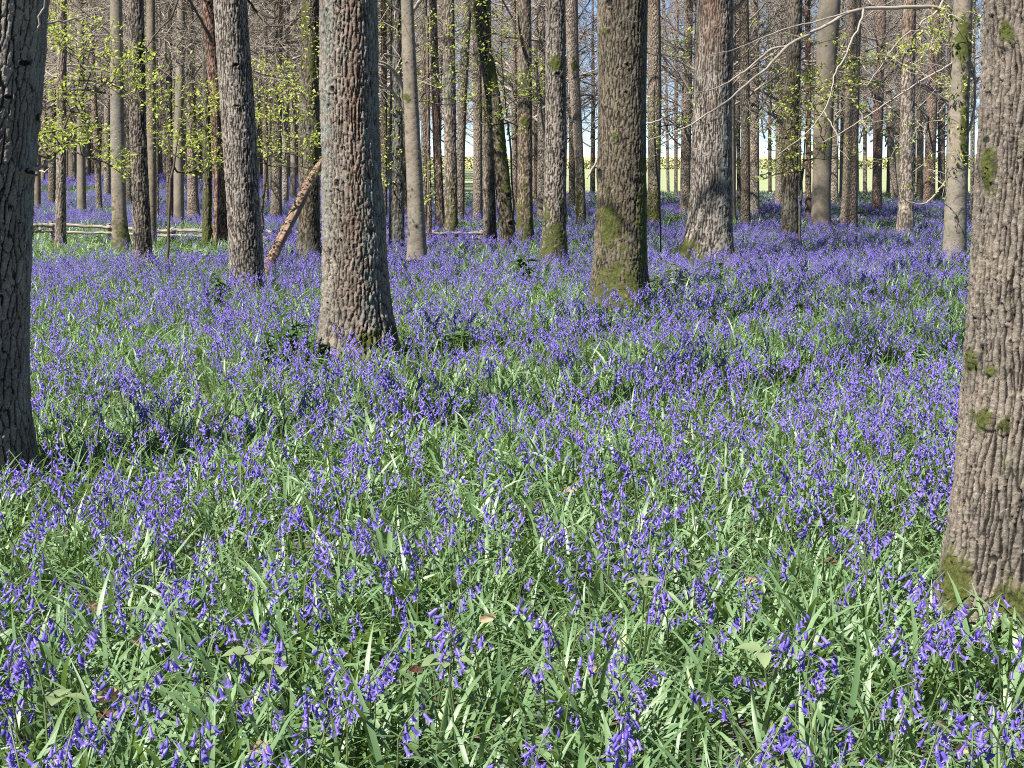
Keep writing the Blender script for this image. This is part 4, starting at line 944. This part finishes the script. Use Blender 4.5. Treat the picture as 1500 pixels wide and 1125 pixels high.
add_branches(A_, [([(30, 66), (44, 56), (52, 44), (60, 20), (68, -6)], 0.006, 0.003, 6.1, 6.0), ([(34, 240), (48, 246), (58, 244), (72, 238), (86, 232)], 0.010, 0.003, 6.1, 6.2), ([(40, 250), (62, 252), (74, 244)], 0.006, 0.002, 6.1, 6.0),
                  ([(58, 36), (80, 33), (105, 30), (124, 28)], 0.006, 0.003, 6.4, 6.8), ([(28, 372), (36, 362), (44, 330), (50, 300)], 0.004, 0.002, 6.1, 6.1)], None, 6.2, 6.2, 0.05, 0, 17, M_TWIG)

# ------------------------------------------------------------------ dead branch leaning on the ivied oak
def dead_branch():
    rg = np.random.default_rng(55)
    pxs = [(386, 402, 19), (398, 378, 18), (412, 350, 17), (428, 318, 16.5), (444, 285, 17), (456, 263, 16), (464, 248, 13), (471, 234, 5)]
    y0 = ground(386, 402)[1]; y1 = ground(453, 384)[1] - 0.15
    P = np.array([at(x, y, y0 + (y1 - y0) * i / 7) for i, (x, y, w_) in enumerate(pxs)]); r = np.array([w_ * 0.43 * px_m(p) for (x, y, w_), p in zip(pxs, P)])
    tt = np.linspace(0, 7, 120); P = np.stack([np.interp(tt, range(8), P[:, c]) for c in range(3)], 1); r = np.interp(tt, range(8), r)
    mb = MB(); mb.tube(P - P[0], r, 28, 0, True); v = mb.v[0]; c = np.repeat((P - P[0]), 28, 0); d = v[:120 * 28] - c; L = np.linalg.norm(d, axis=1, keepdims=True)
    ang = np.tile(np.arange(28), 120) / 28 * 6.283; s = np.repeat(tt, 28)
    rid = fbm(np.stack([np.cos(ang) * 4, np.sin(ang) * 4, s * 0.8], 1), 3, 4) - 0.5
    v[:120 * 28] = c + d * (1 + 0.55 * rid[:, None]) 
    Q = Vector(P[-1] - P[0]).to_track_quat('Z', 'Y'); mb.v = [a @ np.array(Q.to_matrix()) for a in mb.v]
    o = link('fallen_branch', mb.mesh('fallen_branch', [M_LOG]), None, P[0]); o.rotation_euler = Q.to_euler()
    tag(o, 'stripped reddish dead branch leaning against the dark ivied oak', 'dead branch')
dead_branch()

# ------------------------------------------------------------------ low rail fence and the pale logs
def rail_mb(a, b, r, rg):
    n = 14; t = np.linspace(0, 1, n)[:, None]; p = a + (b - a) * t + rg.normal(0, r * 0.22, (n, 3)); p[:, 2] += np.sin(t[:, 0] * 3 + rg.uniform(0, 3)) * r * 0.3
    mb = MB(); mb.tube(p, r * rg.uniform(0.85, 1.1, n), 8, 0, True); return mb
def fence():
    rg = np.random.default_rng(66)
    posts = [(44, 353), (75, 352), (160, 352), (253, 353), (345, 354), (440, 356), (540, 357), (633, 358), (706, 356)]
    top = [331, 329, 333, 338, 339.5, 341, 342, 342.5, 343]; low = [338.5, 339, 341.5, 345.5, 347, 350.5, 351.5, 352, 350]
    G = [ground(x, y) for x, y in posts]; root = empty('rail_fence', (*G[4][:2], 0)); tag(root, 'low fence of two weathered split rails on short posts crossing the wood', 'fence')
    o = np.array(root.location)
    for (x, y), g, ty in zip(posts, G, top):
        zt = at(x, ty - 5, g[1])[2]; mb = MB(); h = np.array([g[0], g[1] + 0.07, 0]); r = 0.045
        lean = rg.normal(0, 0.015, 2)
        mb.tube([h - o + [0, 0, -0.1], h - o + [0, 0, zt * 0.6], h - o + [lean[0], lean[1], zt]], [r, r * 0.95, r * 0.85], 7, 0, True); link('post', mb.mesh('post', [M_RAIL], False), root)
    for rows, rr in ((top, 0.028), (low, 0.024)):
        for i in range(len(posts) - 1):
            a = at(posts[i][0] - 3, rows[i] + rg.normal(0, .5), G[i][1]); b = at(posts[i + 1][0] + 3, rows[i + 1] + rg.normal(0, .5), G[i + 1][1] - 0.02)
            link('rail', rail_mb(a - o, b - o, rr * rg.uniform(0.85, 1.15), rg).mesh('rail', [M_RAIL]), root)
fence()
def log(label, a, b, ya, r):
    rg = np.random.default_rng(int(a[0])); g0 = ground(a[0], ya); g1 = ground(b[0], ya); A = at(a[0], a[1], g0[1]); B = at(b[0], b[1], g1[1]); c = (A + B) / 2
    tag(link('log', rail_mb(A - c, B - c, r, rg).mesh('log', [M_RAIL]), None, c), label, 'log', 'pale logs edging the woodland path')
log('long pale log lying across the path behind the pinkish brown oak', (1040, 329.5), (1137, 326), 332, 0.05)
log('pale log passing behind the dark brown leafy oak and broad smooth tan trunk', (1144, 326.5), (1233, 323.5), 330, 0.05)
log('pale log across the foot of the slim red barked trunk', (1256, 321), (1315, 319.5), 325, 0.055)
log('small far log in the bluebells behind the mossy footed trunk', (962, 301.5), (990, 302.5), 304, 0.06)
log('far log among bluebells behind the slanting slim trunk', (120, 288), (153, 292), 292, 0.07)
def stake(label, x, y0, y1):
    g = ground(x, y0); mb = MB(); mb.tube([[0, 0, -0.1], [0.004, 0, (y0 - y1) * px_m(g) * 0.6], [0.006, 0, (y0 - y1) * px_m(g) + 0.1]], [0.045, 0.045, 0.04], 7, 0, True)
    tag(link('stake', mb.mesh('stake', [M_RAIL], False), None, (g[0], g[1], 0)), label, 'post')
stake('pale stump of a stake at the end of the pale log by the brown trunk', 1257, 326, 314)

# ------------------------------------------------------------------ undergrowth plants
def broad_leaf(mb, rg, p, L, W, az, el, m=0):
    f = rnd_dir(az, el); s = np.array([-math.sin(az), math.cos(az), 0]); s = s + rg.normal(0, 0.2, 3); s /= np.linalg.norm(s); u = np.cross(f, s); u = u if u[2] > 0 else -u
    prof = [(0, .05), (.15, .62), (.35, .98), (.55, .92), (.75, .62), (.9, .28), (1, .02)]; v = []; 
    for t, w_ in prof:
        c = p + f * L * t - np.array([0, 0, 1]) * L * 0.28 * t * t; ww = w_ * W * 0.5 * rg.uniform(0.92, 1.06)
        v += [c + s * ww + u * ww * 0.32, c, c - s * ww + u * ww * 0.32]
    i = np.arange(len(prof) - 1)[:, None] * 3
    mb.add(v, np.concatenate([np.concatenate([i, i + 3, i + 4, i + 1], 1), np.concatenate([i + 1, i + 4, i + 5, i + 2], 1)]), None, m)
def bush_mb(seed, w, h, leaf, n, mat_dark):
    rg = np.random.default_rng(seed); mb = MB(); st = MB(); ns = max(3, n // 7)
    for i in range(ns):
        a = rg.uniform(0, 6.283); r = math.sqrt(rg.random()) * w * 0.5; e = np.array([math.cos(a) * r, math.sin(a) * r, h * rg.uniform(0.7, 1.0) * (1 - 0.5 * (r / (w * .5)) ** 2)])
        b = np.array([e[0] * 0.3, e[1] * 0.3, -0.03]); mid = (b + e) / 2 + rg.normal(0, 0.02, 3); st.tube([b, mid, e], [0.005, 0.004, 0.002], 4)
        for k in range(max(2, n // ns)):
            t = rg.uniform(0.35, 1.0); p = b + (e - b) * t
            broad_leaf(mb, rg, p, leaf * rg.uniform(0.6, 1.2), leaf * rg.uniform(0.45, 0.7), rg.uniform(0, 6.283), rg.uniform(-0.2, 0.7))
    return mb, st
def bush(name, label, x, y, w, h, leaf, n, mat, seed, cat='plant'):
    g = ground(x, y); k = px_m(g); mb, st = bush_mb(seed, w * k, h * k, leaf, n, mat)
    root = empty(name, (g[0], g[1], float(gz(g[0], g[1])[0]))); tag(root, label, cat)
    link('leaves', mb.mesh('leaves', [mat], False), root); link('stems', st.mesh('stems', [M_STEM]), root); return root
bush('bramble_plant', 'dark green broad leaved plant rising from bluebells between tan and stout dark oaks', 764, 420, 46, 76, 0.13, 60, M_DARKLEAF, 1)
bush('leafy_plant', 'pale green leaved plant beside the stout dark oak', 985, 428, 60, 70, 0.11, 80, M_PALELEAF, 2)
bush('leafy_plant', 'low green clump in front of the pinkish brown oak', 1045, 408, 60, 56, 0.085, 110, M_DARKLEAF, 3)  # pale plant given the dark leaf colour to paint its shade
bush('elder_plant', 'leafy clump with shade-darkened leaves on the sunny side of the striped oak', 425, 530, 100, 104, 0.085, 220, M_DARKLEAF, 4)  # dark leaf colour stands in for the shade inside the clump
bush('leafy_plant', 'small green clump on the shaded side of the striped oak', 597, 512, 30, 64, 0.06, 40, M_DARKLEAF, 5)
bush('elder_plant', 'low clump with shade-darkened leaves in the bluebells between striped and stout dark oaks', 668, 520, 80, 84, 0.075, 140, M_DARKLEAF, 6)  # leaf colour darkened here too, as painted inner shade
bush('holly_bush', 'dark green rounded bush behind the fence left of the tall pale grey trunk', 239, 338, 32, 28, 0.07, 160, M_DARKLEAF, 7, 'bush')
bush('ivy_plant', 'green ivy clump between the slender dark oak and the mossy lumpy stem', 336, 384, 28, 30, 0.07, 80, M_DARKLEAF, 8)
bush('holly_bush', 'dark bush behind the ringed pale trunk', 110, 328, 46, 22, 0.07, 150, M_DARKLEAF, 9, 'bush')
bush('holly_bush', 'dark low bush spreading under the bending mossy footed trunk', 858, 350, 56, 16, 0.06, 150, M_DARKLEAF, 10, 'bush')
bush('holly_bush', 'dark rounded bush beside the red barked trunk', 1263, 324, 34, 34, 0.08, 220, M_DARKLEAF, 11, 'bush')
bush('bramble_bush', 'tangled grey green bush between the grass tufted trunk and smooth beech', 1362, 330, 56, 36, 0.07, 200, M_PALELEAF, 12, 'bush')
bush('holly_bush', 'dark green bush in the widest pale gap behind the path log', 1118, 322, 44, 30, 0.08, 220, M_DARKLEAF, 13, 'bush')
bush('ivy_plant', 'ivy leaves gathered at the foot of the stout dark oak', 938, 455, 66, 58, 0.06, 90, M_DARKLEAF, 14)
bush('bramble_plant', 'bramble leaves beside the foot of the huge edge oak', 1350, 742, 90, 150, 0.055, 34, M_PALELEAF, 15)
bush('leafy_plant', 'pale broad leaves at the foot of the nearest lichened edge oak', 14, 738, 90, 130, 0.07, 30, M_PALELEAF, 16)
bush('elder_plant', 'leafy clump in front of the slender dark leaning oak', 318, 452, 64, 72, 0.09, 110, M_DARKLEAF, 17)
bush('leafy_plant', 'green tuft around the trunk with the red upper stem', 1325, 356, 60, 18, 0.06, 160, M_DARKLEAF, 18)
bush('bramble_plant', 'dark bramble patch in the bluebells between two footpath trunks', 275, 385, 60, 42, 0.06, 110, M_DARKLEAF, 19)
bush('leafy_plant', 'green clump around the foot of the upright knee moss trunk', 785, 366, 40, 22, 0.06, 120, M_PALELEAF, 20)
bush('leafy_plant', 'low dark patch of leaves in the bluebells before the smooth beech', 1335, 392, 40, 36, 0.05, 60, M_DARKLEAF, 21)
# ground cover strip before the fence
MC_COL = source_collection('ground_leaf_source', [bush_mb(800 + i, 0.4, 0.24, 0.055, 70, 0)[0].mesh('ground_leaf_clump', [M_DARKLEAF if i % 2 else M_PALELEAF], False) for i in range(6)])
rg = np.random.default_rng(44); xs_, ys_ = wedge(18, 48, 3.6, rg); xp = 750 + F_PX * xs_ / ys_
wt = np.where((ys_ > 19.0) & (ys_ < 28) & (xp < 420), 1.0, 0.04) + np.where((ys_ > 24.5) & (ys_ < 36) & (xp > 800), 0.16, 0) + np.where((ys_ > 38) & (xp > 600), 0.8, 0)
k = rg.random(len(xs_)) < wt; xs_, ys_ = xs_[k], ys_[k]; k = ys_ < FIELD_Y - 4; xs_, ys_ = xs_[k], ys_[k]; n = len(xs_)
tag(scatter('woodland_herbs', np.stack([xs_, ys_, gz(xs_, ys_)], 1), np.stack([0 * xs_, 0 * xs_, rg.uniform(0, 6.28, n)], 1), rg.uniform(0.7, 1.15, n) * np.where(ys_ > 37, 1.9, 1.0), rg.integers(0, 6, n), MC_COL),
    'green leafy ground cover in front of the rail fence and under the far trunks', 'ground cover', None, 'stuff')

# ------------------------------------------------------------------ bramble sprigs and fallen leaves in the foreground
def sprig(label, x, y, size, n, mat=M_PALELEAF, z=0.24):
    rg = np.random.default_rng(int(x)); p = ground(x, y, z); g = np.array([p[0] + 0.01, p[1] + 0.01, float(gz(p[0], p[1])[0])])
    root = empty('bramble_sprig', g); tag(root, label, 'plant'); q = p - g
    st = MB(); st.tube([[0, 0, -0.02], q * 0.5 + [0.01, 0, 0], q], [0.003, 0.0025, 0.002], 5); link('stem', st.mesh('stem', [M_STEM]), root)
    for i in range(n):
        mb = MB(); a = i * 6.283 / n + rg.uniform(-0.3, 0.3) - 1.6; broad_leaf(mb, rg, q + rnd_dir(a, 0) * 0.006, size * rg.uniform(0.85, 1.15), size * rg.uniform(0.62, 0.8), a, rg.uniform(0.05, 0.4)); link('leaf', mb.mesh('leaf', [mat]), root)
sprig('pair of pale bramble leaves above a smaller fresh sprig, in the foreground grass', 370, 958, 0.062, 4)
sprig('small fresh bramble sprig touching a larger pale one', 412, 972, 0.048, 4)
sprig('pale bramble leaf spray low in the middle foreground', 655, 968, 0.055, 5)
sprig('bramble leaf spray near the bottom corner below the cut edge oak', 84, 1022, 0.055, 4)
sprig('yellow green leaf sprig among dense bells in the middle foreground', 940, 850, 0.045, 4)
sprig('dull grey leaf sprig to the side of the huge edge oak foot', 1018, 825, 0.06, 2)
sprig('dull green leaf sprig in front of the huge edge oak', 1118, 955, 0.06, 3)
def dead_leaf(label, x, y, size, mat, z=0.20):
    rg = np.random.default_rng(int(x * 7 + y)); size *= 0.72; p = ground(x, y, 0.16); mb = MB(); n = 9; v = []
    for i in range(n):
        t = i / (n - 1); w_ = math.sin(math.pi * min(1, t * 0.9 + 0.06)) ** 0.7 * 0.32 * (1 + 0.22 * math.sin(t * 19)); curl = 1.1
        for s_ in (-1, -0.5, 0, 0.5, 1):
            v.append([(t - 0.5) * size, s_ * w_ * size, size * (curl * (abs(s_) ** 1.6) * w_ + 0.25 * (t - 0.5) ** 2 * 2) + rg.normal(0, 0.02 * size)])
    i = (np.arange(n - 1)[:, None] * 5 + np.arange(4)[None]).ravel(); mb.add(v, np.stack([i, i + 1, i + 6, i + 5], 1))
    o = link('fallen_leaf', mb.mesh('fallen_leaf', [mat]), None, p); o.rotation_euler = (rg.uniform(0.2, 0.9), rg.uniform(-0.5, 0.5), rg.uniform(-0.8, 0.8)); tag(o, label, 'leaf', 'dead leaves caught in the foliage')
for lab, x, y, s_, mt in [('largest tan dead leaf, caught near the bottom corner', 162, 1028, 0.085, M_DEAD), ('dark brown curled leaf under the largest tan leaf', 158, 1052, 0.06, M_DEADDARK), ('tan dead leaf at the very bottom of the picture', 382, 1103, 0.07, M_DEAD),
                          ('dark curled leaf beside purple bells below the cut edge oak', 139, 890, 0.06, M_DEADDARK), ('small tan leaf tip above the largest tan leaf', 202, 942, 0.05, M_DEAD), ('brown curled leaf in the middle foreground', 716, 908, 0.06, M_DEAD),
                          ('pale dead leaf showing among distant bells in the centre', 848, 640, 0.09, M_DEAD), ('pale dead leaf just below the central one', 836, 722, 0.07, M_DEAD), ('pinkish pale leaf low in the middle foreground', 870, 985, 0.06, M_DEAD),
                          ('thin pale leaf between bells before the huge edge oak', 905, 940, 0.06, M_DEAD), ('dark curled leaf near the foot of the huge edge oak', 1216, 826, 0.06, M_DEADDARK), ('reddish dark leaf in the lower middle grass', 608, 985, 0.05, M_DEADDARK),
                          ('tan leaf scrap on the grass before the huge edge oak', 1102, 853, 0.05, M_DEAD), ('tan leaf at the foot of the huge edge oak', 1405, 1100, 0.05, M_DEAD)]:
    dead_leaf(lab, x, y, s_, mt)

# ------------------------------------------------------------------ deep wood and far hedge
def far_tree_mb(i):
    rg = np.random.default_rng(900 + i); mb = MB(); z = np.linspace(-0.2, 19, 14); p = np.stack([rg.normal(0, 0.05, 14).cumsum(), rg.normal(0, 0.05, 14).cumsum(), z], 1)
    mb.tube(p, np.linspace(0.17, 0.03, 14), 8, 1); mb.merge(make_crown(950 + i, 4.0, 15, 44, 8, 7, 3.0, 1.5)); return mb
FW_COL = source_collection('deep_wood_source', [far_tree_mb(i).mesh('deep_wood_tree', [M_TWIG, BARK['grey', False]]) for i in range(3)])
rg = np.random.default_rng(71); n = 240; yy = rg.uniform(82, 160, n); xpx = rg.uniform(-150, 590, n); xx = (xpx - 750) / F_PX * yy
tag(scatter('deep_woodland', np.stack([xx, yy, 0 * xx], 1), np.stack([rg.normal(0, .02, n), rg.normal(0, .02, n), rg.uniform(0, 6.28, n)], 1), rg.uniform(0.8, 1.2, n), rg.integers(0, 3, n), FW_COL),
    'brown mass of far bare trees deep in the wood', 'woodland', None, 'stuff')
def hedge():
    rg = np.random.default_rng(72); mb = MB(); n = 24000; x = rg.uniform(-20, 85, n); zt = 0.9 + 0.8 * fbm(np.stack([x * 0.15, 0 * x, 0 * x], 1), 8, 3); p = np.stack([x, 150.5 + rg.normal(0, 0.5, n), 0.4 + zt * rg.random(n)], 1)
    for q in p: young_leaf(mb, rg, q, 0.22)
    tag(link('field_hedge', mb.mesh('field_hedge', [M_DARKLEAF], False)), 'olive hedge between the pale green field and the yellow field', 'hedge')
hedge()
